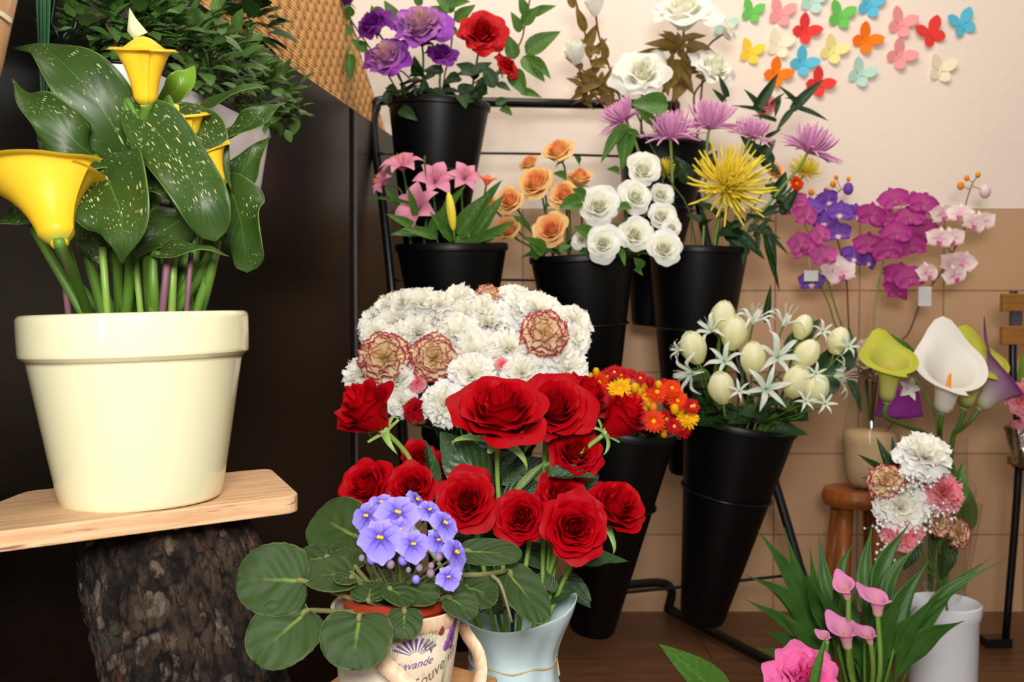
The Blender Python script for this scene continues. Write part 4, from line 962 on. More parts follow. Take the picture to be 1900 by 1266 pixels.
# ------------------------------------------------------------------ carnations
CX = lambda x, y: (600 + x / 3.654, 520 + y / 3.654)
white = [(345, 270, 34), (450, 160, 30), (470, 270, 36), (560, 130, 30), (690, 130, 36), (640, 200, 34), (760, 260, 36), (800, 150, 32), (920, 115, 38), (930, 200, 34), (1060, 165, 34), (1110, 270, 42), (890, 340, 38), (640, 320, 36), (540, 360, 34), (1290, 105, 30), (1340, 185, 38), (1250, 320, 38), (1260, 430, 38),
         (1450, 180, 36), (1670, 270, 36), (1690, 380, 32), (1660, 560, 38), (1440, 500, 36), (1020, 480, 48), (1000, 610, 38), (1340, 590, 40), (290, 610, 34), (510, 640, 36), (540, 780, 28), (830, 800, 40), (1180, 620, 38), (1560, 430, 34), (380, 330, 28), (1440, 400, 34), (770, 400, 34), (1540, 240, 34), (480, 560, 34)]
vari = [(410, 530, 42, 'blooming beside the dark cabinet'), (750, 530, 38, 'above a pink carnation bud'), (1500, 360, 38, 'at the end nearest the peach rose bucket'), (1115, 115, 22, 'small and half hidden at the top edge')]
B = BK['BL']
rows = sorted(white, key=lambda t: t[1]); per = 8; names = ('top', 'second', 'middle', 'fourth', 'bottom')
ordn = ('first', 'second', 'third', 'fourth', 'fifth', 'sixth', 'seventh', 'eighth')
for ri in range(5):
    row = sorted(rows[ri * per:(ri + 1) * per])
    for ci, (x, y, r) in enumerate(row):
        px, py = CX(x, y); d = 1.60 - .0006 * (py - 540) + .05 * abs(px - 880) / 200 + rnd.uniform(-.025, .02); px += rnd.uniform(-5, 5); py += 12; h = P(px, py, d)
        flower('carnation', '%s white carnation from the cabinet in the %s row of the bunch' % (ordn[ci], names[ri]), 'carnation', B, h, (fdir(h, B, .45, .55, .75) + V((rnd.uniform(-.3, .3), 0, rnd.uniform(-.3, .3)))), CARN['white'][(ri + ci) % 3], S(r * 1.04 * rnd.uniform(.92, 1.12), d), ri + ci * .7, 'white carnations', .0018, 'stem', None, (), (), ('ruscus', 1, .05) if (ri + ci) % 3 == 0 else None, .02)
for j, (x, y, r, w) in enumerate(vari):
    px, py = CX(x, y); d = 1.53 if j < 3 else 1.62; h = P(px, py, d)
    flower('carnation', 'cream carnation with crimson edges, ' + w, 'carnation', B, h, fdir(h, B, .3, .4, 1.), CARN['vari'][j % 2], S(r * 1.1, d), j, 'crimson-edged carnations', .0018, 'stem', None, (), (), None, .02)
for px, py, r, k, d, l in ((774, 712, 17, 'pink', 1.52, 'small pink carnation below the crimson-edged one'), (931, 676, 12, 'pink', 1.52, 'tiny pink carnation among the white ones'), (770, 762, 22, 'red', 1.50, 'small red carnation under the white ones, behind the tilted rose')):
    h = P(px, py, d); flower('carnation', l, 'carnation', B, h, fdir(h, B, .3, .3, 1.), CARN[k][0], S(r, d), 1, None, .0018, 'stem', None, (), (), None, .02)

# ------------------------------------------------------------------ orange spray chrysanthemums
B = BK['BM']
spr = [('orange', (1170, 742), 'with orange heads at the centre of its bunch', [(1172, 742, 20, 'orange'), (1150, 716, 19, 'gold'), (1140, 745, 14, 'red'), (1186, 720, 11, 'b'), (1165, 700, 11, 'o')]),
       ('gold', (1200, 730), 'with yellow heads above the tilted red rose', [(1198, 726, 21, 'gold'), (1212, 748, 12, 'o'), (1218, 722, 20, 'orange'), (1206, 700, 13, 'r'), (1188, 695, 12, 'red')]),
       ('red', (1240, 730), 'with red heads toward the white tulips', [(1236, 726, 20, 'red'), (1256, 738, 18, 'orange'), (1232, 704, 13, 'r'), (1262, 720, 10, 'b'), (1246, 714, 15, 'orange')]),
       ('gold', (1270, 765), 'with a yellow head lowest beside the tulip bucket', [(1272, 768, 21, 'gold'), (1252, 752, 13, 'b'), (1282, 748, 14, 'red'), (1288, 748, 11, 'b'), (1264, 790, 16, 'red')]),
       ('orange', (1212, 775), 'with an orange head hanging low', [(1212, 776, 19, 'orange'), (1236, 772, 17, 'red'), (1195, 770, 9, 'b'), (1232, 796, 12, 'o'), (1196, 752, 10, 'b'), (1250, 785, 15, 'red')]),
       ('orange', (1110, 700), 'with orange heads nearest the carnations', [(1112, 704, 18, 'orange'), (1128, 694, 16, 'red'), (1106, 682, 10, 'b'), (1096, 690, 8, 'b'), (1122, 720, 15, 'orange'), (1100, 722, 12, 'red')]),
       ('red', (1160, 690), 'with red heads along the top of its bunch', [(1152, 690, 16, 'red'), (1172, 686, 13, 'r'), (1140, 684, 12, 'red'), (1178, 712, 12, 'b'), (1222, 706, 10, 'b')])]
for j, (k, (hx, hy), l, hs) in enumerate(spr):
    d = 1.66 + .02 * (j % 3); hc = P(hx, hy + 25, d + .04); rp = rim_pt(B, hc); base = B['D'] + B['ax'] * .05 + V((rnd.uniform(-.01, .01), rnd.uniform(-.01, .01), 0))
    o = thing('spray_chrysanthemum', 'chrysanthemum spray ' + l, 'chrysanthemum', base, 'orange spray chrysanthemums'); nd = rp.lerp(hc, .5)
    MB().tube(cat([base, rp, nd], 8), .0016, 5).build('stem', M['stem_dark'], o)
    for x, y, r, kk in hs:
        h = P(x, y + 8, d + rnd.uniform(-.02, .03)); f = fdir(h, B, .5, .5, .7)
        MB().tube(cat([nd, nd.lerp(h, .6) + V((0, 0, .006)), h - f * .004], 5), .0009, 4).build('branch', M['stem_dark'], o)
        if kk in DAISY: put('bloom', DAISY[kk][j % 2], o, h, facing(f, j), S(r * 1.25, d))
        else: put('bud', BUD[{'b': 'mum_gold', 'o': 'orange', 'r': 'mum_red'}[kk]], o, h, None, S(r * .8, d))
    for q in range(5):
        a = rp.lerp(nd, rnd.random()); dd = V((rnd.uniform(-1, 1), rnd.uniform(-1, .3), rnd.uniform(0, .6))).normalized() * .035
        put_leaf(o, LF['dark'], a, a + dd, .8, (0, -.4, 1))

# ------------------------------------------------------------------ white tulips and lilies
B = BK['BR']; TX = lambda x, y: (1040 + x / 3.167, 540 + y / 3.167)
for x, y, r, f, l in ((780, 330, 27, (-.4, .9, .3), 'nearest the orange chrysanthemums'), (955, 150, 26, (.1, 1, .3), 'standing highest in the bunch'), (1020, 245, 27, (.15, 1, .35), 'just below the highest one'), (1130, 390, 26, (0, 1, .3), 'upright at the centre of the bunch'),
                      (945, 565, 27, (-.2, .9, .4), 'hanging lowest over the bucket rim'), (1450, 370, 25, (.5, .9, .3), 'leaning toward the big dark leaf'), (1390, 530, 28, (.2, .8, .5), 'beside the low white blossoms'), (1505, 575, 25, (.35, .9, .4), 'lowest toward the tiled wall'), (1635, 290, 22, (.3, 1, .2), 'farthest out beside the orchid stems'), (1425, 210, 20, (.3, 1, .2), 'half hidden behind the upper lilies')):
    px, py = TX(x, y); d = 1.80 + .0009 * (620 - py) ; h = P(px, py, d); f = fv(*f).normalized(); s = S(r, d) / .60
    flower('white_tulip', 'creamy white tulip ' + l, 'tulip', B, h - f * s * .72, f, TULIP[(x // 10) % 2], s, x * .01, 'white tulips', .0022, 'stem', None, (), (), ('dark', 2, .07), .03)
for x, y, r, f, l in ((870, 215, 34, (-.6, .6, .6), 'facing the orange chrysanthemums'), (680, 345, 20, (-.9, .3, .4), 'smallest, poking out beside the black buckets'), (740, 490, 40, (-.9, -.1, .5), 'drooping over the rim beside the black buckets'), (960, 400, 34, (-.3, .5, .9), 'between the tulip nearest the chrysanthemums and the central one'), (1140, 150, 40, (.1, 1, .4), 'topmost, spreading over the bunch'),
                      (1290, 370, 46, (.1, .5, .9), 'largest, facing front beside the central tulip'), (1330, 160, 42, (.3, 1, .3), 'opening upward at the top near the orchids'), (1215, 570, 42, (-.1, .2, 1), 'low at the front over the bucket rim'), (1660, 500, 42, (1, .1, .4), 'reaching out toward the yellow calla')):
    px, py = TX(x, y); d = 1.79 + .0009 * (620 - py); h = P(px, py, d); f = fv(*f)
    flower('white_lily', 'white spidery lily ' + l, 'lily', B, h - f.normalized() * S(r, d) * .4, f, LILY_W[x % 2], S(r * .98, d), x * .02, 'white lilies', .0018, 'stem', None, [('stamen', LILYW_ST)], (), ('ruscus', 1, .07), .03)
for x, y, l in ((1540, 240, 'beside the farthest tulip'), (1440, 650, 'under the lowest tulips'), (1050, 590, 'touching the hanging tulip'), (1555, 665, 'at the bottom edge toward the wall'), (1690, 330, 'at the outer edge by the orchid stems'), (1500, 490, 'in front of the lowest tulip')):
    px, py = TX(x, y); d = 1.76 + .0009 * (620 - py); h = P(px, py, d)
    flower('white_blossom', 'small white star blossom ' + l, 'blossom', B, h, fdir(h, B, .3, .4, .8), LILY_W[0], S(20, d), x, 'small white blossoms', .0014, 'stem', None, (), (), None, .02)
for x, y, d in ((1190, 400, 1.76), (860, 190, 1.86)):
    pass
o = thing('greenery_stem', 'dark green leaves between the tulips, broadest leaf beside the farthest tulip', 'greenery', B['D'] + B['ax'] * .05)
mid = B['C'] - B['ax'] * .01
MB().tube(cat([B['D'] + B['ax'] * .05, mid, P(1450, 690, 1.88)], 8), .002, 5).build('stem', M['stem_dark'], o)
for a, t, w in (((1500, 740), (1560, 640), 1.0), ((1560, 690), (1580, 610), .8), ((1460, 660), (1520, 590), .7), ((1350, 760), (1380, 790), .9), ((1380, 770), (1372, 796), 1), ((1420, 760), (1440, 788), .9), ((1300, 740), (1268, 700), .6), ((1480, 750), (1500, 780), .8), ((1420, 600), (1430, 530), .3), ((1570, 700), (1605, 765), .35), ((1330, 755), (1300, 775), .7)):
    put_leaf(o, LF['dark'], P(*a, 1.84), P(*t, 1.82), w, (rnd.uniform(-.3, .3), -1, .4))

# ------------------------------------------------------------------ peach and white roses, pink lilies
B = BK['MM']; PX_ = lambda x, y: (660 + x / 2.969, 230 + y / 2.969)
for x, y, r, l, k in ((1120, 165, 100, 'standing highest above the others', ()), (1000, 335, 112, 'open, below the highest one', ()), (855, 430, 92, 'beside the lily leaves, facing out', ()), (840, 585, 88, 'lowest beside the lily bucket', ()), (1080, 590, 112, 'darkest, hanging over the bucket rim', ()), (1150, 400, 92, 'touching the largest white rose', ()), (1235, 310, 85, 'behind, above the largest white rose', ()), (960, 225, 62, 'half hidden behind the highest one', ()), (745, 450, 50, 'tucked behind the lily leaves', ())):
    px, py = PX_(x, y); d = 1.93 + .0008 * (480 - py) + (.06 if r < 90 else 0); h = P(px, py, d); f = fdir(h, B, .45, .5, .8); s = S(r / 2.969, d)
    flower('peach_rose', 'peach silk rose ' + l, 'rose', B, h - f * s * .4, f, ROSE['peach'][x % 3], s, x, 'peach silk roses', .0022, 'stem_dark', CALYX_S, (), (), ('green', 2, .045), .03)
for x, y, r, l in ((1335, 455, 122, 'largest, nearest the peach roses'), (1580, 255, 106, 'highest of its bunch'), (1540, 400, 96, 'just under the highest one'), (1535, 610, 108, 'at the lower middle of its bunch'), (1360, 660, 108, 'lowest beside the darkest peach rose'), (1685, 510, 88, 'crowded behind, toward the yellow chrysanthemum'), (1685, 390, 72, 'small, next to a yellow flower'), (1700, 690, 108, 'hanging lowest over the rim of the next bucket'), (1740, 570, 60, 'peeking out above the lowest hanging one'), (1240, 640, 56, 'tucked under the largest one')):
    px, py = PX_(x, y); d = 1.90 + .0006 * (480 - py) + (.05 if r < 90 else 0); h = P(px, py, d); f = fdir(h, B, .3, .35, 1.); s = S(r / 2.969, d)
    flower('white_rose', 'white silk rose ' + l, 'rose', B, h - f * s * .4, f, ROSE['white'][x % 3], s, x, 'white silk roses', .0022, 'stem_dark', CALYX_S, (), (), ('green', 2, .042), .03)
o = thing('greenery_stem', 'rounded green leaves tucked between the peach and white roses', 'greenery', B['D'] + B['ax'] * .05)
MB().tube(cat([B['D'] + B['ax'] * .05, B['C'], P(1075, 440, 1.98)], 8), .002, 5).build('stem', M['stem_dark'], o)
for a, t, w in (((1078, 372), (1040, 384), 1.), ((1085, 368), (1066, 350), 1.), ((1148, 385), (1170, 384), 1.), ((1100, 440), (1070, 420), 1.), ((1010, 470), (980, 440), .9), ((1000, 478), (985, 452), .9), ((1075, 305), (1070, 290), .9), ((1050, 330), (1030, 320), .8), ((1150, 320), (1130, 312), .7), ((1190, 500), (1180, 480), 1.), ((1150, 462), (1160, 490), .5), ((1178, 500), (1192, 508), .5)):
    put_leaf(o, LF['green'], P(*a, 1.93), P(*t, 1.90), w, (rnd.uniform(-.2, .2), -1, .3))
B = BK['ML']
for x, y, r, f, l, sp in ((250, 190, 112, (-.1, .75, .5), 'highest, its petals curling up toward the black bucket', .3), (320, 430, 130, (-.35, .35, .9), 'lowest, with a long trumpet and orange stamens', .6), (440, 280, 112, (.15, .5, .85), 'in the middle of its bunch', .1), (605, 270, 92, (.2, .5, .85), 'nearest the peach roses', .9), (130, 300, 90, (-.8, .35, .5), 'behind, next to the rack frame', .2)):
    px, py = PX_(x, y); d = 1.84 + .0006 * (450 - py); h = P(px, py, d); s = S(r / 2.969, d); f = fv(*f)
    flower('pink_lily', 'pink silk lily ' + l, 'lily', B, h - f.normalized() * s * .55 - V((0, 0, s * .1)), f, LILY_P[x % 2], s * 1.05, sp, 'pink silk lilies', .0022, 'stem_dark', None, [('stamen', LILY_ST)], (), None, .03)
h = P(841, 425, 1.82)
flower('lily_bud', 'closed yellow lily bud among the leaves beside the pink lilies', 'lily', B, h, fv(-.12, 1, .2), MB().ball((0, 0, .55), 1, 10, 10, None, (.15, .15, .62)).mesh('bud', M['mum_yellow']), S(58, 1.82), 0, None, .002, 'stem', None, (), (), None, .02, 'bud')
h = P(902, 345, 1.86)
flower('lily_bud', 'half open pale orange lily beside the peach roses', 'lily', B, h, fv(.2, 1, .3), LILY_P[0].copy() and m_star(133, 6, [M['rose_peach']], 1., .22, .1, .4), S(30, 1.86), 0, None, .002, 'stem', None, (), (), None, .02)
o = thing('lily_greenery', 'broad green lily leaves, one hanging over the bucket front', 'greenery', B['D'] + B['ax'] * .05)
MB().tube(cat([B['D'] + B['ax'] * .05, B['C'], P(850, 430, 1.9)], 8), .0025, 5).build('stem', M['stem_dark'], o)
for a, t, w in (((850, 436), (912, 352), .95), ((830, 440), (826, 378), .9), ((858, 440), (857, 512), 1.05), ((790, 432), (728, 430), .8), ((800, 430), (832, 376), .8), ((880, 445), (930, 360), .7), ((770, 425), (722, 395), .8), ((740, 380), (718, 350), .8), ((760, 380), (680, 360), .25), ((860, 430), (900, 360), .8), ((770, 400), (760, 350), .7), ((810, 440), (750, 420), .8), ((890, 450), (950, 410), .7), ((900, 380), (925, 335), .8), ((840, 445), (800, 395), .7), ((870, 450), (930, 432), .6), ((790, 290), (788, 330), .2), ((820, 400), (860, 345), .6)):
    put_leaf(o, LF['lily'], P(*a, 1.88), P(*t, 1.85), w, (rnd.uniform(-.3, .3), -1, .3))

# ------------------------------------------------------------------ purple and red roses at the top
B = BK['TL']; QX = lambda x, y: (560 + x / 3.8, y / 3.8)
for x, y, r, k, f, l, col in ((840, 230, 215, 'purple', (0, .6, .85), 'largest, with a pale pink centre', 'purple'), (510, 190, 130, 'plum', (-.4, .55, .75), 'darkest, beside the cane panel', 'purple'), (620, 430, 175, 'purple', (-.3, .5, .8), 'lowest, in front of the cane panel', 'purple'), (985, 400, 110, 'plum', (.1, .6, .6), 'half hidden under the largest one', 'purple'),
                              (1265, 260, 180, 'silk', (.15, .4, 1), 'large and open, beside the purple ones', 'red'), (1430, 480, 105, 'silk', (.6, .4, .6), 'small, hanging below the large red one', 'red')):
    px, py = QX(x, y); d = 2.04 + .04 * (px > 860); h = P(px, py, d); f = fv(*f).normalized(); s = S(r / 3.8, d) / 1.05
    flower(col + '_rose', col + ' silk rose ' + l, 'rose', B, h - f * s * .35, f, ROSE[k][x % len(ROSE[k])], s, x * .3, None, .0024, 'stem_dark', CALYX_S, (), (), ('dark', 3, .055), .04)
h = P(645, 0, 2.08)
flower('purple_rose', 'purple silk rosebud cut by the top edge, above the cane panel', 'rose', B, h - V((0, 0, .01)), fv(-.2, 1, .2), ROSE['plum'][0], S(22, 2.08), 0, None, .0018, 'stem_dark', CALYX, (), (), None, .03)
for name, l, stem_, ls in (('rose_branch', 'leafy green rose branch spreading over the cane panel', ((780, 185), (700, 110), (662, 70), (648, 25)), [((648, 90), (588, 112), .75), ((648, 100), (650, 146), .75), ((680, 95), (652, 72), .9), ((655, 60), (616, 52), .9), ((650, 35), (610, 10), .8), ((655, 30), (640, 5), .8), ((700, 50), (690, 10), .9), ((735, 45), (715, 0), .9), ((640, 12), (600, -10), .8), ((690, 20), (722, 30), .8)]),
                           ('rose_branch', 'leafy green rose branch standing up between purple and red roses', ((820, 185), (835, 100), (845, 20)), [((830, 30), (800, 10), .9), ((842, 22), (806, -14), .9), ((832, 10), (870, 0), .8), ((850, 60), (810, 55), .7), ((845, 40), (880, 8), .8), ((780, 12), (765, -20), .8)]),
                           ('rose_branch', 'leafy green rose branch reaching toward the white roses', ((860, 190), (930, 130), (965, 80), (975, 40), (985, -10)), [((965, 60), (950, 22), .8), ((970, 45), (1000, 12), .9), ((975, 30), (965, -10), .8), ((975, 100), (1038, 55), .75), ((955, 110), (940, 62), .9), ((970, 105), (1010, 148), .8), ((985, 108), (1022, 142), .6), ((950, 130), (975, 175), .9), ((965, 170), (1004, 178), .6), ((930, 200), (950, 212), .9), ((985, 30), (1030, 8), .6)])):
    o = thing(name, l, 'greenery', B['D'] + B['ax'] * .05, None)
    MB().tube(cat([B['D'] + B['ax'] * .05] + [P(*p, 2.12) for p in stem_], 20), .0018, 5).build('stem', M['stem_brown'], o)
    for a, t, w in ls: put_leaf(o, LF['green'], P(*a, 2.10), P(*t, 2.08), w, (rnd.uniform(-.3, .3), -1, .25))
o = thing('greenery_stem', 'dark leaves filling the top bucket under the purple and red roses', 'greenery', B['D'] + B['ax'] * .05)
MB().tube(cat([B['D'] + B['ax'] * .05, B['C'], P(815, 150, 2.12)], 8), .002, 5).build('stem', M['stem_dark'], o)
for i in range(34):
    px, py = rnd.uniform(715, 935), rnd.uniform(130, 205 if i % 2 else 180); a = P(px, py, 2.08 + rnd.uniform(-.03, .06)); dd = V((rnd.uniform(-1, 1), rnd.uniform(-.6, .2), rnd.uniform(-.5, .6))).normalized() * rnd.uniform(.03, .055)
    put_leaf(o, LF['dark'], a, a + dd, .9, (rnd.uniform(-.4, .4), -1, .4))

# ------------------------------------------------------------------ white silk roses, pink and yellow spider mums
B = BK['T2']; WX = lambda x, y: (1000 + x / 3.276, y / 3.276)
for x, y, r, k, f, l in ((880, 110, 200, 'open', (-.1, .75, .6), 'largest, cut by the top edge'), (225, 350, 110, 'bud', (-.35, .9, .3), 'closed, farthest toward the green leaves'), (630, 470, 172, 'open', (-.1, .45, .9), 'open, above the rack bar'), (1050, 440, 145, 'open', (.4, .5, .7), 'behind the green leaf, beside the paper butterflies'), (340, 60, 110, 'bud', (-.2, 1, .2), 'pale, half out of frame above the closed one'), (1140, 190, 70, 'open', (.7, .6, .4), 'faint, behind the largest one')):
    px, py = WX(x, y); d = 2.30 + (.06 if x in (330, 1140) else 0); h = P(px, py, d); f = fv(*f).normalized(); s = S(r / 3.276, d) / 1.12
    flower('white_rose', 'big white silk rose ' + l, 'rose', B, h - f * s * .4, f, ROSE[k][x % len(ROSE[k])], s, x, 'big white silk roses at the top', .0024, 'stem_brown', None, (), (), None, .05)
for l, stem_, ls in (('olive brown leafy spray beside the closed white rose', ((1190, 230), (1110, 150), (1085, 60), (1065, -10)), [((1085, 60), (1070, 10), .5), ((1085, 90), (1108, 45), .6), ((1095, 110), (1082, 70), .5), ((1100, 130), (1130, 95), .4), ((1090, 150), (1068, 140), .6), ((1100, 165), (1072, 150), .6), ((1120, 160), (1140, 120), .4), ((1130, 170), (1160, 150), .5), ((1110, 175), (1060, 190), .15), ((1065, 15), (1050, -15), .6), ((1100, 100), (1126, 70), .4)]),
                     ('olive brown leafy spray under the largest white rose', ((1240, 230), (1262, 130), (1268, 60)), [((1260, 90), (1200, 75), .5), ((1270, 85), (1335, 100), .55), ((1265, 75), (1310, 62), .5), ((1262, 80), (1225, 60), .5), ((1255, 130), (1290, 170), .6), ((1260, 110), (1250, 160), .7), ((1265, 110), (1285, 140), .7), ((1262, 95), (1260, 60), .9), ((1268, 150), (1250, 185), .8), ((1275, 100), (1340, 108), .4), ((1255, 140), (1230, 170), .6), ((1245, 95), (1170, 95), .15)])):
    o = thing('olive_spray', l, 'greenery', B['D'] + B['ax'] * .05)
    MB().tube(cat([B['D'] + B['ax'] * .05] + [P(*p, 2.36) for p in stem_], 16), .0022, 5).build('stem', M['stem_brown'], o)
    c0 = (1100, 155) if 'closed' in l else (1262, 125)
    for q in range(26):
        a = P(c0[0] + rnd.gauss(0, 16), c0[1] + rnd.gauss(0, 28), 2.34 + rnd.uniform(-.03, .03)); dd = V((rnd.uniform(-1, 1), rnd.uniform(-.6, .3), rnd.uniform(-.8, .8))).normalized() * rnd.uniform(.035, .055); put_leaf(o, LF['olive'], a, a + dd, .8, (rnd.uniform(-.4, .4), -1, .4))
    for a, t, w in ls: put_leaf(o, LF['olive'], P(*a, 2.33), P(*t, 2.31), w * 1.4, (rnd.uniform(-.3, .3), -1, .3))
for px, py in ((1247, 172), (1283, 172), (1235, 92)):
    pass
B = BK['MR']
for px, py, r, f, l in ((1160, 205, 40, (-.55, .8, .2), 'farthest toward the rack bar, behind a broad leaf'), (1244, 238, 50, (-.1, 1, .25), 'in front, lower middle of its bunch'), (1316, 218, 50, (.1, 1, .25), 'highest in the middle of its bunch'), (1392, 235, 36, (.3, .9, .2), 'ragged, behind small green leaves'), (1498, 262, 48, (.45, .85, .15), 'farthest toward the wall, leaning outward')):
    d = 2.12; h = P(px, py + 22, d); f = fv(*f).normalized(); s = S(r, d)
    flower('pink_chrysanthemum', 'mauve spider chrysanthemum ' + l, 'chrysanthemum', B, h, f, MUM_P[px % 2], s * 1.2, px, 'mauve spider chrysanthemums', .003, 'stem_pale', None, (), (), ('dark', 2, .06), .03)
h = P(1350, 344, 2.07)
flower('yellow_chrysanthemum', 'large bright yellow spider chrysanthemum facing front', 'chrysanthemum', B, h, fv(.05, .25, 1), MUM_Y[0], S(78, 2.07), .4, None, .003, 'stem_pale', None, (), (), ('dark', 3, .06), .03)
for px, py, r, l in ((1232, 316, 24, 'small yellow chrysanthemum beside the highest white rose'), (1492, 318, 30, 'yellow chrysanthemum half hidden above the orchids')):
    h = P(px, py, 2.2); flower('yellow_chrysanthemum', l, 'chrysanthemum', B, h, fv(0, .6, .8), MUM_Y[0], S(r, 2.2), px, None, .0025, 'stem', None, (), (), None, .02)
h = P(1476, 342, 2.16); flower('orange_flower', 'small orange flower at the edge near the violet orchids', 'flower', B, h, fv(.3, .3, 1), DAISY['orange'][0], S(16, 2.16), 0, None, .0018, 'stem', None, (), (), None, .02)
for px, py, l in ((1435, 325, 'pale peach silk flower between the yellow chrysanthemums'), (1420, 195, 'pale pink flower behind the narrow green leaves')):
    h = P(px, py, 2.24); flower('pale_flower', l, 'flower', B, h, fv(.1, .5, 1), CARN['pink'][0] if py < 200 else ROSE['peach'][0], S(20, 2.24), 0, None, .0018, 'stem', None, (), (), None, .02)
for l, d, k, stem_, ls in (('tall leafy ruscus stem crossing the paper butterflies', 2.2, 'ruscus', ((1330, 450), (1400, 300), (1420, 230)), [((1400, 205), (1448, 135), .8), ((1410, 200), (1385, 165), .8), ((1430, 195), (1455, 170), .6), ((1445, 180), (1440, 215), .7), ((1470, 205), (1528, 142), .75), ((1480, 195), (1450, 158), .6), ((1475, 200), (1540, 218), .5), ((1420, 210), (1362, 190), .4), ((1490, 185), (1460, 180), .5), ((1470, 205), (1440, 240), .7), ((1350, 180), (1334, 140), .8), ((1345, 190), (1325, 165), .9), ((1440, 225), (1400, 210), .6), ((1420, 255), (1450, 240), .8)]),
                           ('broad green leaves hanging beside the rack bar below the mauve chrysanthemum', 2.1, 'green', ((1290, 450), (1240, 330), (1190, 240)), [((1165, 232), (1112, 296), .45), ((1165, 240), (1155, 310), .7), ((1240, 195), (1172, 190), .9), ((1215, 230), (1180, 200), .6), ((1185, 250), (1150, 240), .5)]),
                           ('dark leaves behind the yellow chrysanthemum', 2.18, 'dark', ((1330, 460), (1340, 330), (1350, 290)), [((1280, 340), (1255, 290), .9), ((1300, 330), (1330, 280), 1), ((1400, 300), (1440, 260), .8), ((1430, 310), (1410, 265), .9), ((1440, 360), (1460, 320), .9), ((1450, 400), (1480, 345), .6), ((1420, 340), (1460, 380), .7), ((1270, 300), (1250, 330), .8), ((1390, 250), (1370, 225), .9), ((1400, 290), (1380, 250), .9), ((1440, 370), (1470, 395), .7), ((1410, 300), (1450, 320), .7)]),
                           ('divided dark green leaves spilling over the bucket rim toward the tiles', 2.14, 'ruscus', ((1320, 460), (1390, 430), (1420, 420)), [((1370, 430), (1420, 480), .8), ((1400, 420), (1412, 470), .7), ((1390, 420), (1450, 440), .7), ((1410, 400), (1450, 390), .8), ((1420, 420), (1442, 500), .7), ((1430, 440), (1464, 470), .5), ((1420, 445), (1447, 540), .35), ((1380, 440), (1380, 490), .7), ((1360, 430), (1340, 400), .7), ((1340, 430), (1400, 400), .8), ((1400, 440), (1430, 400), .7), ((1385, 400), (1440, 410), .5), ((1350, 440), (1390, 470), .9), ((1310, 420), (1300, 380), .6)])):
    o = thing('leafy_stem', l, 'greenery', B['D'] + B['ax'] * .05)
    MB().tube(cat([B['D'] + B['ax'] * .05] + [P(*p, d + .03) for p in stem_], 12), .0018, 5).build('stem', M['stem_dark'], o)
    for a, t, w in ls: put_leaf(o, LF[k], P(*a, d), P(*t, d - .02), w, (rnd.uniform(-.4, .4), -1, rnd.uniform(0, .5)))
# ------------------------------------------------------------------ paper butterflies on the wall
def m_butterfly(mat):
    b = MB()
    def wing(sgn):
        def up(u, v):                   # upper wing: teardrop
            a = math.radians(52 - 2); x = u * 2 - 1; w = .30 * math.sin(pi * v ** 1.15) ** .7; d = 1.02 * v
            px, py = d * math.cos(a) - x * w * math.sin(a), d * math.sin(a) + x * w * math.cos(a); return V((sgn * px, py, .32 * px))
        def lo(u, v):
            a = math.radians(-38); x = u * 2 - 1; w = .30 * math.sin(pi * v ** 1.0) ** .65; d = .68 * v
            px, py = d * math.cos(a) - x * w * math.sin(a), d * math.sin(a) + x * w * math.cos(a); return V((sgn * px, py, .32 * px))
        b.grid(up, 8, 10); b.grid(lo, 8, 8)
    wing(1); wing(-1)
    b.ball((0, .05, .02), .09, 8, 6, None, (.7, 4., .4))
    return b.mesh('paper_butterfly', [mat])
BC = {'green': (112, 196, 92), 'pink': (244, 160, 160), 'mint': (186, 222, 206), 'sky blue': (96, 190, 220), 'red': (232, 66, 62), 'orange': (252, 128, 30), 'yellow': (250, 210, 70), 'cream': (244, 232, 200), 'pale yellow': (244, 228, 150)}
BM_ = {k: m_butterfly(plain('paper_' + k.replace(' ', '_'), c, .8, .1)) for k, c in BC.items()}
for x, y, c, rot, l, sc_ in ((183, 85, 'green', -18, 'nearest the white roses, beside a pink one', .85), (365, 95, 'pink', -18, 'between two green ones', 1), (565, 15, 'mint', -20, 'at the top edge beside a green one', 1), (740, 112, 'green', -18, 'below a sky blue one, beside the orange one', 1), (925, 40, 'sky blue', -20, 'at the top edge above the orange one', 1), (515, 200, 'red', -42, 'under the pink one between the green ones', 1),
                             (1120, 160, 'pink', -25, 'beside the orange one, above another pink one', 1.05), (1320, 220, 'red', 28, 'highest red one, near the farthest sky blue one', 1.05), (1515, 160, 'sky blue', 22, 'farthest from the flowers', 1), (895, 260, 'orange', -42, 'higher orange one, clear of any leaf', 1.05), (175, 340, 'yellow', -20, 'bright, nearest the white roses', .9), (355, 295, 'cream', -20, 'barely visible, beside the bright yellow one', 1),
                             (690, 330, 'pale yellow', -32, 'under the green and orange ones', 1), (500, 405, 'sky blue', -40, 'lowest blue one, by the pale yellow one', 1), (335, 475, 'orange', -42, 'crossed by a dark green leaf', 1), (600, 535, 'red', -42, 'lowest one, crossed by a dark green leaf', 1), (865, 475, 'mint', -32, 'lowest mint one, alone on the wall', 1), (1110, 360, 'pink', -42, 'lowest pink one, under another pink one', 1.05), (1375, 450, 'cream', -15, 'barely visible and farthest down toward the tiles', 1), (15, 175, 'mint', -15, 'faint, behind the big white roses', .9)):
    p = P(1340 + x / 3.393, y / 3.393, WALL); p.y = WALL + .002
    q = Quaternion((1, 0, 0), pi / 2); q = Quaternion((0, 1, 0), math.radians(-rot)) @ q
    o = put('paper_butterfly', BM_[c], None, p, q, S(34, WALL) * sc_); tag(o, '%s paper butterfly on the plaster wall, %s' % (c, l), 'paper butterfly', 'paper butterflies')

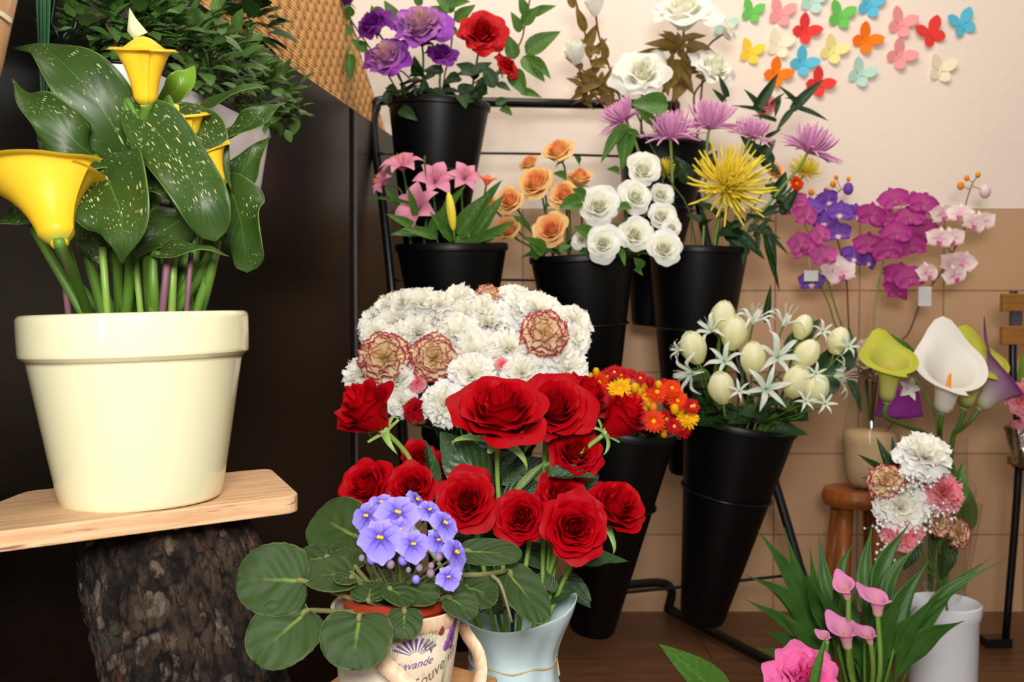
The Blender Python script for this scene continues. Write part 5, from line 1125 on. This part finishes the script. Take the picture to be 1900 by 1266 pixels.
# ------------------------------------------------------------------ stool with glass vase and orchids
SD = 2.36; sc0 = P(1592, 916, SD); sc0.z = P(1592, 906, SD).z
stl = thing('wooden_stool', 'small round orange pine stool by the tiled wall', 'stool', V((sc0.x, SD, 0)))
MB().lathe(dense([(.0005, -.040), (.07, -.040), (.079, -.034), (.083, -.02), (.079, -.005), (.070, 0), (.0005, .0005)], 3), 40, Matrix.Translation(sc0)).build('seat', M['stool'], stl)
for a in (215, 305, 35, 145):
    d = V((math.cos(math.radians(a)), math.sin(math.radians(a)), 0)); tp_ = sc0 + d * .045 - V((0, 0, .03)); bt_ = V((sc0.x, SD, 0)) + d * .07
    MB().tube([tp_, tp_.lerp(bt_, .5), bt_], [.017, .019, .014], 12).build('leg', M['stool'], stl)
n = NT('clear_glass'); n.set((1, 1, 1), .02, .5, IOR=1.1, Transmission_Weight=1.); n.t.links.remove(n.out.inputs[0].links[0])
tr2 = n.n('ShaderNodeBsdfTransparent'); tr2.inputs[0].default_value = (.94, .96, .95, 1); gl = n.n('ShaderNodeBsdfGlossy'); gl.inputs[1].default_value = .04
lw = n.n('ShaderNodeLayerWeight'); mx = n.n('ShaderNodeMixShader'); n.put(mx.inputs[0], n.math('MULTIPLY_ADD', n.math('POWER', lw.outputs['Facing'], 4), .4, .03)); n.t.links.new(tr2.outputs[0], mx.inputs[1]); n.t.links.new(gl.outputs[0], mx.inputs[2]); n.t.links.new(mx.outputs[0], n.out.inputs[0]); M['glass'] = n.m
gv = V((P(1618, 900, SD - .02).x, SD - .01, sc0.z))
gvt = thing('glass_vase', 'bulbous clear glass vase with sand on the pine stool', 'vase', gv)
gh = P(1618, 640, SD).z - sc0.z
MB().lathe(dense([(.0005, .002), (.045, .002), (.060, .03), (.066, .09), (.060, .16), (.046, .22), (.036, .27), (.040, gh - .01), (.046, gh)], 3), 40, Matrix.Translation(gv)).build('body', M['glass'], gvt)
MB().lathe(dense([(.0005, .008), (.040, .008), (.055, .03), (.061, .09), (.058, .135), (.0005, .14)], 3), 32, Matrix.Translation(gv)).build('sand', plain('pale_sand', (206, 172, 130), .9, .2, .15, 60), gvt)
h = P(1622, 668, SD - .03)
dr = thing('dried_flower', 'pale beige curled dried flower head above the glass vase', 'dried flower', gv + V((0, 0, .16)))
MB().tube([gv + V((0, 0, .14)), h], .002, 5).build('stem', M['stem_brown'], dr); M['dry'] = petal('petal_dry', (206, 176, 150), (222, 196, 172), rough=.8)
put('bloom', m_carn(140, [M['dry']], ruf=.16), dr, h, facing((-.1, -1, .2)), S(36, SD))
h = P(1668, 748, SD - .05)
pc = thing('purple_pouch', 'small purple fabric pouch with white bow behind the yellow-green calla', 'gift pouch', h - V((0, 0, .05)))
MB().grid(lambda u, v: h + V((S(42, SD) * math.cos(2 * pi * u) * (1.05 - .25 * v) * (1 if .04 < v < .96 else .2), .028 * math.sin(2 * pi * u) * (1 if .04 < v < .96 else .2), S(58, SD) * (v - .5))), 28, 12, True).build('bag', plain('purple_felt', (140, 50, 140), .9, .1, .2, 90, .5, 200), pc)
put('bow', m_star(150, 5, [M['paper_white']], 1, .32, .2, .9), pc, P(1684, 722, SD - .085), facing((0, -1, .2)), S(22, SD))
MB().tube([h - V((0, 0, S(27, SD))), gv + V((.03, 0, .13))], .0015, 5).build('stick', M['stem_brown'], pc)

GB = dict(C=gv + V((0, 0, gh - .01)), D=gv + V((0, 0, .11)), ax=V((0, 0, 1)), r1=.036, r2=.02, L=.3)
def spray(name, label, k, d, stem_, blooms, buds, smat, r=27, nb=None):
    o = thing(name, label, 'orchid', GB['D'] + V((rnd.uniform(-.01, .01), 0, 0)))
    pts = [GB['D'], rim_pt(GB, P(*stem_[0], d))] + [P(*p, d) for p in stem_]; c = cat(pts, 40)
    MB().tube(c, .0024, 6, taper=.5).build('stem', M[smat], o)
    for i, (x, y, f) in enumerate(blooms):
        h = P(x, y, d - .02 - .015 * (i % 3)); b = put('bloom', ORCH[k], o, h, facing(fv(*f), rnd.uniform(-.4, .4)), S(r, d)); q = min(c, key=lambda p: (p - h).length)
        MB().tube([q, q.lerp(h, .5) + V((0, 0, .004)), h], .001, 4).build('flower_stalk', M[smat], o)
    for x, y, rr, kk in buds:
        h = P(x, y, d); put('bud', BUD[kk], o, h, None, S(rr, d)); q = min(c, key=lambda p: (p - h).length)
        MB().tube([q, q.lerp(h, .6), h], .0009, 4).build('bud_stalk', M[smat], o)
OX = lambda x, y: (1180 + x / 2.639, 230 + y / 2.639)
fr_ = lambda: (rnd.uniform(-.5, .5), rnd.uniform(-.2, .4), 1)
sp = lambda L: [(*OX(x, y), fr_()) for x, y in L]
bdl = lambda L: [(*OX(x, y), r, k) for x, y, r, k in L]
spray('orchid_spray', 'violet silk orchid spray with yellow buds against the plaster wall', 'violet', 2.42, [OX(1050, 1060), OX(1030, 760), OX(985, 560), OX(960, 420), OX(985, 340), OX(1030, 310)], sp([(935, 375), (855, 415), (1000, 435), (1075, 445), (990, 535), (1060, 650), (1020, 690), (1130, 670), (860, 775), (920, 480)]),
      bdl([(1040, 318, 12, 'orchid_violet'), (858, 335, 7, 'orange'), (935, 320, 5, 'orange'), (966, 295, 7, 'orange'), (980, 262, 5, 'orange'), (1041, 270, 5, 'orange')]), 'stem_brown', 24)
spray('orchid_spray', 'magenta silk orchid spray on a pale green stem', 'magenta', 2.40, [OX(1165, 1020), OX(1170, 900), OX(1215, 660), OX(1260, 560), OX(1290, 460), OX(1380, 370)], sp([(1265, 375), (1405, 400), (1150, 455), (1220, 480), (1340, 465), (1275, 545), (1395, 520), (1140, 600), (1230, 625), (1350, 600), (1285, 745), (1340, 760), (1275, 820)]), bdl([(1358, 352, 9, 'orchid_magenta'), (1420, 340, 6, 'tulip'), (1300, 352, 6, 'orchid_magenta')]), 'stem_pale', 29)
spray('orchid_spray', 'white silk orchid spray with orange buds on a brown stem, farthest toward the chair', 'white', 2.38, [OX(1325, 1040), OX(1400, 860), OX(1490, 735), OX(1550, 630), OX(1608, 520), OX(1610, 420), OX(1640, 310), OX(1672, 255)], sp([(1500, 445), (1585, 445), (1650, 490), (1695, 485), (1545, 565), (1485, 565), (1600, 680), (1560, 745), (1425, 735), (1540, 690)]),
      bdl([(1590, 303, 8, 'orange'), (1620, 265, 6, 'orange'), (1675, 250, 6, 'orange'), (1710, 332, 13, 'orchid_white')]), 'stem_brown', 24)
spray('orchid_spray', 'pink silk orchid spray on a green stem behind the white tulips', 'pink', 2.34, [OX(1010, 990), OX(925, 730), OX(850, 545), OX(790, 420)], sp([(775, 395), (830, 455), (905, 550), (830, 620), (920, 650), (800, 590)]), [], 'stem', 26)
spray('orchid_spray', 'white silk orchid with yellow centre and white tag below the violet ones', 'white', 2.35, [OX(985, 1000), OX(950, 900), OX(900, 760), OX(950, 700)], sp([(965, 700), (1005, 735)]), [], 'stem', 28)
def ptag(label, px, py, d, w, h):
    c = P(px, py, d); o = MB().box(c, (S(w, d) / 2, 0, 0), (0, .0004, 0), (0, 0, S(h, d) / 2)); t = thing('price_tag', label, 'tag', c + V((0, 0, S(h, d) / 2)))
    o.build('card', M['paper_white'], t, False); MB().tube(cat([c + V((0, 0, S(h, d) / 2)), c + V((-.004, 0, .012 + S(h, d) / 2)), c + V((-.006, 0, .03 + S(h, d) / 2))], 6), .0006, 4).build('string', M['paper_white'], t)
ptag('white price tag hanging from the white orchid spray', 1716, 550, 2.365, 24, 36)
ptag('small white price tag on the green orchid stem', 1505, 512, 2.33, 26, 20)

# ------------------------------------------------------------------ callas in the tall glass cylinder
vd = 2.2; vx = P(1741, 812, vd); VZ = vx.z
gc = thing('glass_cylinder_vase', 'tall clear glass cylinder vase on the floor holding silk callas', 'vase', V((vx.x, vd, 0)))
MB().lathe([(.0005, .004), (.058, .004), (.060, .006), (.060, VZ)], 40, Matrix.Translation(V((vx.x, vd, 0)))).build('body', M['glass'], gc)
VBK = dict(C=V((vx.x, vd, VZ)), D=V((vx.x, vd, .02)), ax=V((0, 0, 1)), r1=.05, r2=.03, L=VZ)
CX7 = lambda x, y: (1400 + x / 3.724, 560 + y / 3.724)
for k, b0, t0, spin, dd, l, s in (('green', (915, 700), (935, 330), .1, 2.02, 'yellow-green calla standing apart beside the white tulips', 1.12), ('white', (1300, 770), (1335, 370), -.1, 2.08, 'white calla with orange spadix facing front', 1.18), ('green', (1450, 740), (1545, 350), -.5, 2.14, 'yellow-green calla behind the white one', 1.2), ('purple', (1550, 745), (1800, 400), -.3, 2.1, 'cream calla with purple edge leaning toward the chair', 1.0)):
    b, t = P(*CX7(*b0), dd), P(*CX7(*t0), dd - .02); f = (t - b).normalized(); L = (t - b).length
    ftilt = (f + V((0, -.26 if k == 'white' else -.10, 0))).normalized()
    flower('silk_calla', l, 'calla lily', VBK, b, f if k == 'purple' else ftilt, CALLA[k][0], L * s, spin, 'silk callas in the glass cylinder', .0048, 'stem', None, [('spadix', SPADIX)], (), None, .03)
o = thing('calla_leaf', 'broad green leaf behind the silk callas in the glass cylinder', 'greenery', VBK['D'])
MB().tube(cat([VBK['D'], VBK['C'], P(1690, 690, 2.25)], 8), .003, 5).build('stem', M['stem'], o)
for a, t, w in (((1690, 690), (1645, 612), .7), ((1690, 680), (1712, 636), .7), ((1740, 1000), (1772, 850), .6), ((1785, 990), (1790, 880), .6)): put_leaf(o, LF['green'], P(*a, 2.24), P(*t, 2.22), w)

# ------------------------------------------------------------------ white bucket and wrapped bouquet
wb = P(1757, 1116, 1.72); wz = wb.z
wbk = thing('white_bucket', 'white plastic flower bucket with rolled rim on the floor', 'bucket', V((wb.x - .006, 1.72, 0)))
Mw = Matrix.Translation(V((wb.x - .006, 1.72, 0)))
MB().lathe([(.0005, .003), (.048, .003), (.050, 0), (.0535, .02), (.0575, wz - .028), (.0600, wz - .024), (.0620, wz - .012), (.0615, wz - .003), (.0585, wz), (.0560, wz - .006), (.0555, wz - .02), (.048, .01), (.0005, .008)], 48, Mw).build('body', M['white_plastic'], wbk, split=True)
bq = thing('wrapped_bouquet', 'bouquet of pink and white carnations in clear wrap standing in the white bucket', 'bouquet', V((wb.x - .006, 1.72, .05)))
bqo = V((wb.x, 1.72, wz + .0)); BXX = lambda x, y: (1560 + x / 5.06, 800 + y / 5.06)
for x, y, r, k, i, f in ((770, 255, 46, 'white', 0, (.1, .8, .6)), (565, 710, 44, 'white', 1, (-.2, .4, .9)), (940, 585, 38, 'pink', 0, (.4, .6, .7)), (430, 475, 32, 'vari', 0, (-.5, .8, .4)), (920, 845, 26, 'vari', 1, (.2, .3, .9)), (1085, 955, 26, 'vari', 0, (.7, .2, .6)), (570, 940, 34, 'pink', 1, (-.3, .2, .9))):
    h = P(*BXX(x, y), 1.66); put('carnation_head', CARN[k][i], bq, h, facing(fv(*f), x), S(r * 1.05, 1.66))
    MB().tube(cat([h, h.lerp(bqo, .5) + V((0, .01, 0)), bqo, V((wb.x - .006 + rnd.uniform(-.02, .02), 1.72, .06))], 10), .0016, 5).build('stem', M['stem'], bq)
for x, y in ((640, 430), (740, 480), (690, 530), (900, 740), (1000, 760), (820, 800), (360, 880), (390, 1080), (470, 1230), (560, 560), (780, 900), (820, 430)):
    g = MB(); c0 = P(*BXX(x, y + 60), 1.66)
    for i in range(11):
        e = P(*BXX(x + rnd.gauss(0, 48), y + rnd.gauss(0, 48)), 1.615 + rnd.uniform(-.01, .03)); g.m = 0; g.ball(e, .0024 * rnd.uniform(.7, 1.5), 5, 4); g.m = 1; g.tube([c0, c0.lerp(e, .6) + V((0, 0, .003)), e], .0004, 3)
    g.tube(cat([c0, c0.lerp(bqo, .5) + V((0, .01, 0)), bqo], 5), .0006, 3); g.build('babys_breath', [M['paper_white'], M['stem']], bq)
for a, t, w, k in (((1655, 900), (1635, 815), .4, 'dark'), ((1650, 890), (1600, 842), .35, 'dark'), ((1655, 880), (1660, 812), .3, 'dark'), ((1650, 895), (1615, 868), .35, 'dark'), ((1655, 885), (1672, 825), .3, 'dark'), ((1650, 898), (1600, 885), .5, 'green'), ((1740, 950), (1735, 1020), .8, 'dark'), ((1700, 1000), (1680, 1060), .8, 'dark'), ((1760, 1000), (1752, 1080), .7, 'dark'), ((1700, 960), (1640, 1030), .6, 'dark'), ((1770, 940), (1790, 860), .6, 'green')):
    put_leaf(bq, LF[k], P(*a, 1.70), P(*t, 1.69), w)
def wrapfn(u, v):
    a = 2 * pi * u; c = bqo.lerp(P(1705, 905, 1.70), v); r = .020 + .075 * v ** .8 + .008 * math.sin(a * 7) * v + .004 * math.sin(a * 13 + 2) * v
    return c + V((math.cos(a) * r, math.sin(a) * r * .8, .02 * math.sin(a * 3) * v))
n = NT('cellophane'); n.t.links.remove(n.out.inputs[0].links[0]); tr2 = n.n('ShaderNodeBsdfTransparent'); tr2.inputs[0].default_value = (.97, .97, .97, 1); gl = n.n('ShaderNodeBsdfGlossy'); gl.inputs[1].default_value = .12
bn = n.n('ShaderNodeBump'); bn.inputs['Strength'].default_value = .6; n.put(bn.inputs['Height'], n.noise(25, 3)); n.t.links.new(bn.outputs[0], gl.inputs['Normal'])
lw = n.n('ShaderNodeLayerWeight'); mx = n.n('ShaderNodeMixShader'); n.put(mx.inputs[0], n.math('MULTIPLY_ADD', n.math('POWER', lw.outputs['Facing'], 3), .4, .05)); n.t.links.new(tr2.outputs[0], mx.inputs[1]); n.t.links.new(gl.outputs[0], mx.inputs[2]); n.t.links.new(mx.outputs[0], n.out.inputs[0]); M['cello'] = n.m
MB().grid(wrapfn, 70, 16, True).build('clear_wrap', M['cello'], bq)

# ------------------------------------------------------------------ pink calla plant in front
pd = 1.42; pb = P(1605, 1330, pd); pz = pb.z
pp = thing('plant_pot', 'small brown plastic pot at the bottom edge under the pink calla plant', 'pot', V((pb.x, pd, 0)))
MB().lathe([(.0005, .002), (.05, .002), (.052, 0), (.066, pz), (.064, pz), (.05, .01), (.0005, .008)], 36, Matrix.Translation(V((pb.x, pd, 0)))).build('body', M['terracotta'], pp, split=True)
pc_ = thing('pink_calla_plant', 'bushy pink calla plant with long pointed green leaves at the bottom edge', 'plant', V((pb.x, pd, pz - .03)))
MB().lathe([(.0005, 0), (.060, -.002)], 24, Matrix.Translation(V((pb.x, pd, pz - .025)))).build('soil', M['water'], pc_)
LX = lambda x, y: (1380 + x / 3.117, 860 + y / 3.117)
r2 = random.Random(4)
for tip, mid, w, dz in (((80, 385), (250, 620), 22, 0), ((0, 640), (250, 770), 20, -.04), ((0, 780), (230, 920), 24, -.08), ((100, 960), (250, 1030), 22, -.06), ((80, 1075), (240, 1110), 24, -.02), ((235, 370), (330, 700), 26, .05), ((430, 395), (480, 700), 24, .08), ((635, 455), (560, 640), 18, .06), ((745, 345), (700, 640), 26, .07), ((962, 340), (800, 600), 30, .05), ((1010, 470), (850, 660), 22, .02), ((1070, 560), (900, 820), 34, .03),
                        ((1510, 555), (1150, 760), 20, -.02), ((1440, 540), (1200, 720), 14, .02), ((1275, 912), (1060, 1000), 34, -.06), ((1300, 690), (1000, 900), 26, -.04), ((120, 700), (300, 860), 22, .02), ((350, 590), (420, 820), 26, -.05), ((560, 760), (560, 950), 26, -.05), ((400, 700), (520, 900), 30, -.07), ((470, 940), (350, 900), 24, .04), ((840, 690), (830, 900), 10, -.03), ((1100, 800), (880, 1000), 30, -.05), ((660, 900), (640, 1050), 30, .03), ((300, 800), (420, 1000), 30, .03), ((900, 950), (800, 1100), 34, .05), ((520, 640), (540, 900), 28, -.04), ((200, 850), (380, 1080), 28, -.07), ((760, 560), (740, 860), 26, -.02), ((950, 700), (820, 940), 30, -.06), ((380, 480), (430, 800), 24, -.02), ((1180, 700), (950, 960), 26, -.07), ((320, 1000), (450, 1130), 26, -.05), ((640, 700), (640, 960), 22, .05), ((1000, 830), (820, 1010), 26, .04)):
    d0 = pd + dz; bx = 1605 + r2.uniform(-38, 38) + (LX(*mid)[0] - 1605) * .12
    A, Mm, T = P(bx, 1320, pd + dz * .2), P(*LX(*mid), d0), P(*LX(*tip), d0 + dz * .4 - .01)
    c = cat([A, A.lerp(Mm, .55) + V((0, 0, .01)), Mm, T], 26); W_ = S(w * .62, d0); N0 = V((r2.uniform(-.4, .4), -1, r2.uniform(.1, .8))); b = MB()
    def fn(u, v):
        i = int(round(v * 26)); t = (c[min(i + 1, 26)] - c[max(i - 1, 0)]).normalized(); s = t.cross(N0).normalized(); nn = s.cross(t); x = u * 2 - 1
        w_ = W_ * (.18 + .82 * smooth(.18, .55, v)) * (1 - smooth(.6, 1.0, v) * .97)
        return c[i] + s * (x * w_) + nn * (abs(x) * w_ * .35 + .06 * w_ * math.sin(v * 16) * abs(x))
    b.grid(fn, 6, 26).build('leaf', M['leaf_blade'], pc_, solid=.0005)
for i in range(9):
    x = 1605 + r2.uniform(-45, 45); MB().tube(cat([P(1605 + (x - 1605) * .5, 1322, pd - .03), P(x, 1240, pd - .05), P(x + (x - 1605) * .4, 1170, pd - .05)], 8), .0022, 6).build('leaf_stalk', M['stem'], pc_)
for b0, t0, sp_n, s in (((605, 790), (570, 670), .8, 1.15), ((775, 890), (765, 730), .1, 1.2), ((605, 1080), (560, 850), .6, .9), ((735, 1050), (700, 930), -.4, .95), ((480, 1040), (455, 960), .3, .9)):
    b, t = P(*LX(*b0), 1.31), P(*LX(*t0), 1.30); f = put('flower', CALLA['pink'][0], pc_, b, frameZ(t - b, (-math.cos(sp_n * 2), .7, .1)), (t - b).length * s * .80)
    sub('spadix', SPADIX, f); MB().tube(cat([P(1610, 1322, pd - .02), P(LX(*b0)[0] + 4, 1250, 1.34), b, b.lerp(t, .06)], 12), .0034, 7).build('flower_stem', M['stem_pale'], pc_)
# pink ruffled bloom and a lone leaf along the bottom edge
h = P(1492, 1262, 1.12); pr = thing('pink_ruffled_flower', 'hot pink ruffled silk flower cut by the bottom edge', 'flower', V((h.x + .01, 1.14, .0)))
put('bloom', ROSE['pinkruffle'][0], pr, h - V((0, -.01, .012)), facing(fv(.05, .75, .65), 1), S(66, 1.12)); put('calyx', CALYX_S, pr, h - V((0, -.012, .016)), facing(fv(.05, .75, .65)), S(60, 1.12))
MB().tube(cat([V((h.x + .01, 1.14, .0)), V((h.x + .005, 1.14, .25)), h - V((0, -.015, .02))], 8), .003, 6).build('stem', M['stem'], pr)
put_leaf(pr, LF['rusl'], P(1510, 1290, 1.10), P(1526, 1185, 1.09), .5, (-.8, -1, .2))
lf0 = thing('broad_leaf_plant', 'single broad bright green leaf rising at the bottom edge by the rack foot', 'plant', V((P(1345, 1400, 1.2).x, 1.2, 0)))
put_leaf(lf0, LF['green'], P(1345, 1300, 1.2), P(1238, 1200, 1.17), .58, (.3, -1, .3)); MB().tube(cat([V((P(1345, 1400, 1.2).x, 1.2, 0)), P(1352, 1360, 1.2), P(1345, 1300, 1.2), P(1320, 1270, 1.19)], 10), .003, 6).build('stem', M['stem'], lf0)

# ------------------------------------------------------------------ chair at the far side with a wrapped gift plant
cd = 2.3; cxl = P(1858, 560, cd).x
ch = thing('slatted_chair', 'slatted wooden garden chair with black metal legs at the tiled wall', 'chair', V((cxl + .2, cd, 0)))
def zz_(py, d=cd): return P(1880, py, d).z
for y0, y1 in ((545, 578), (605, 640)):
    MB().box(V((cxl + .2, cd, (zz_(y0) + zz_(y1)) / 2)), (.2, 0, 0), (0, .009, 0), (0, 0, (zz_(y0) - zz_(y1)) / 2)).build('back_slat', M['slat'], ch, False, bevel=.002)
for k in range(4): MB().box(V((cxl + .21, cd - .05 - k * .085, zz_(851))), (.2, 0, 0), (0, .036, 0), (0, 0, .010)).build('seat_slat', M['slat'], ch, False, bevel=.002)
for sx_ in (.035, .365):
    MB().tube(cat([V((cxl + sx_, cd + .015, zz_(540))), V((cxl + sx_, cd + .012, zz_(700))), V((cxl + sx_, cd - .02, zz_(856))), V((cxl + sx_, cd + .03, .012))], 16), .009, 8).build('leg', M['black_metal'], ch)
    MB().tube([V((cxl + sx_, cd - .34, zz_(858))), V((cxl + sx_, cd - .36, .012))], .009, 8).build('leg', M['black_metal'], ch)
    MB().tube([V((cxl + sx_, cd + .0, zz_(862))), V((cxl + sx_, cd - .34, zz_(862)))], .008, 8).build('seat_rail', M['black_metal'], ch)
    MB().box(V((cxl + sx_, cd + .002, zz_(592))), (.012, 0, 0), (0, .006, 0), (0, 0, .018)).build('back_block', plain('slate_block', (70, 68, 76), .5), ch, False)
MB().box(V((cxl + .012, cd + .03, .012)), (.03, 0, 0), (0, .02, 0), (0, 0, .010)).build('foot', M['black_metal'], ch, False)
gp = V((P(1915, 800, 2.14).x, 2.14, zz_(851) + .011))
gft = thing('foil_wrapped_plant', 'pink flowering plant in crumpled silver foil standing on the chair', 'gift plant', gp)
n = NT('silver_foil'); n.set((.75, .75, .76), .18, .5, Metallic=1.); n.bump(n.noise(60, 4), .8, .006); M['foil'] = n.m
gz = (zz_(690) - gp.z)
MB().grid(lambda u, v: gp + V((math.cos(2 * pi * u) * (.036 + .016 * v + .006 * math.sin(2 * pi * u * 9) * v), math.sin(2 * pi * u) * (.036 + .016 * v + .006 * math.sin(2 * pi * u * 9) * v), gz * .42 * v)), 60, 8, True).build('foil', M['foil'], gft)
MB().grid(lambda u, v: gp + V((math.cos(2 * pi * u) * .044, math.sin(2 * pi * u) * .044, gz * (.36 + .12 * v))), 32, 3, True).build('ribbon', plain('ribbon_pink', (226, 130, 150), .4), gft)
for dx, dz_ in ((-.03, .75), (.0, .9), (.03, .7), (-.005, .62)): put('flower_head', CARN['pink'][0], gft, gp + V((dx, -.025, gz * dz_)), facing((-.2, -1, .4)), .034)
for dx in (-.028, 0, .02): put_leaf(gft, LF['lime'], gp + V((dx, -.01, gz * .9)), gp + V((dx * 1.4, -.04, gz * 1.25)), 1.2)
MB().tube([gp + V((0, 0, .01)), gp + V((0, 0, gz * .8))], .004, 6).build('stem', M['stem'], gft)
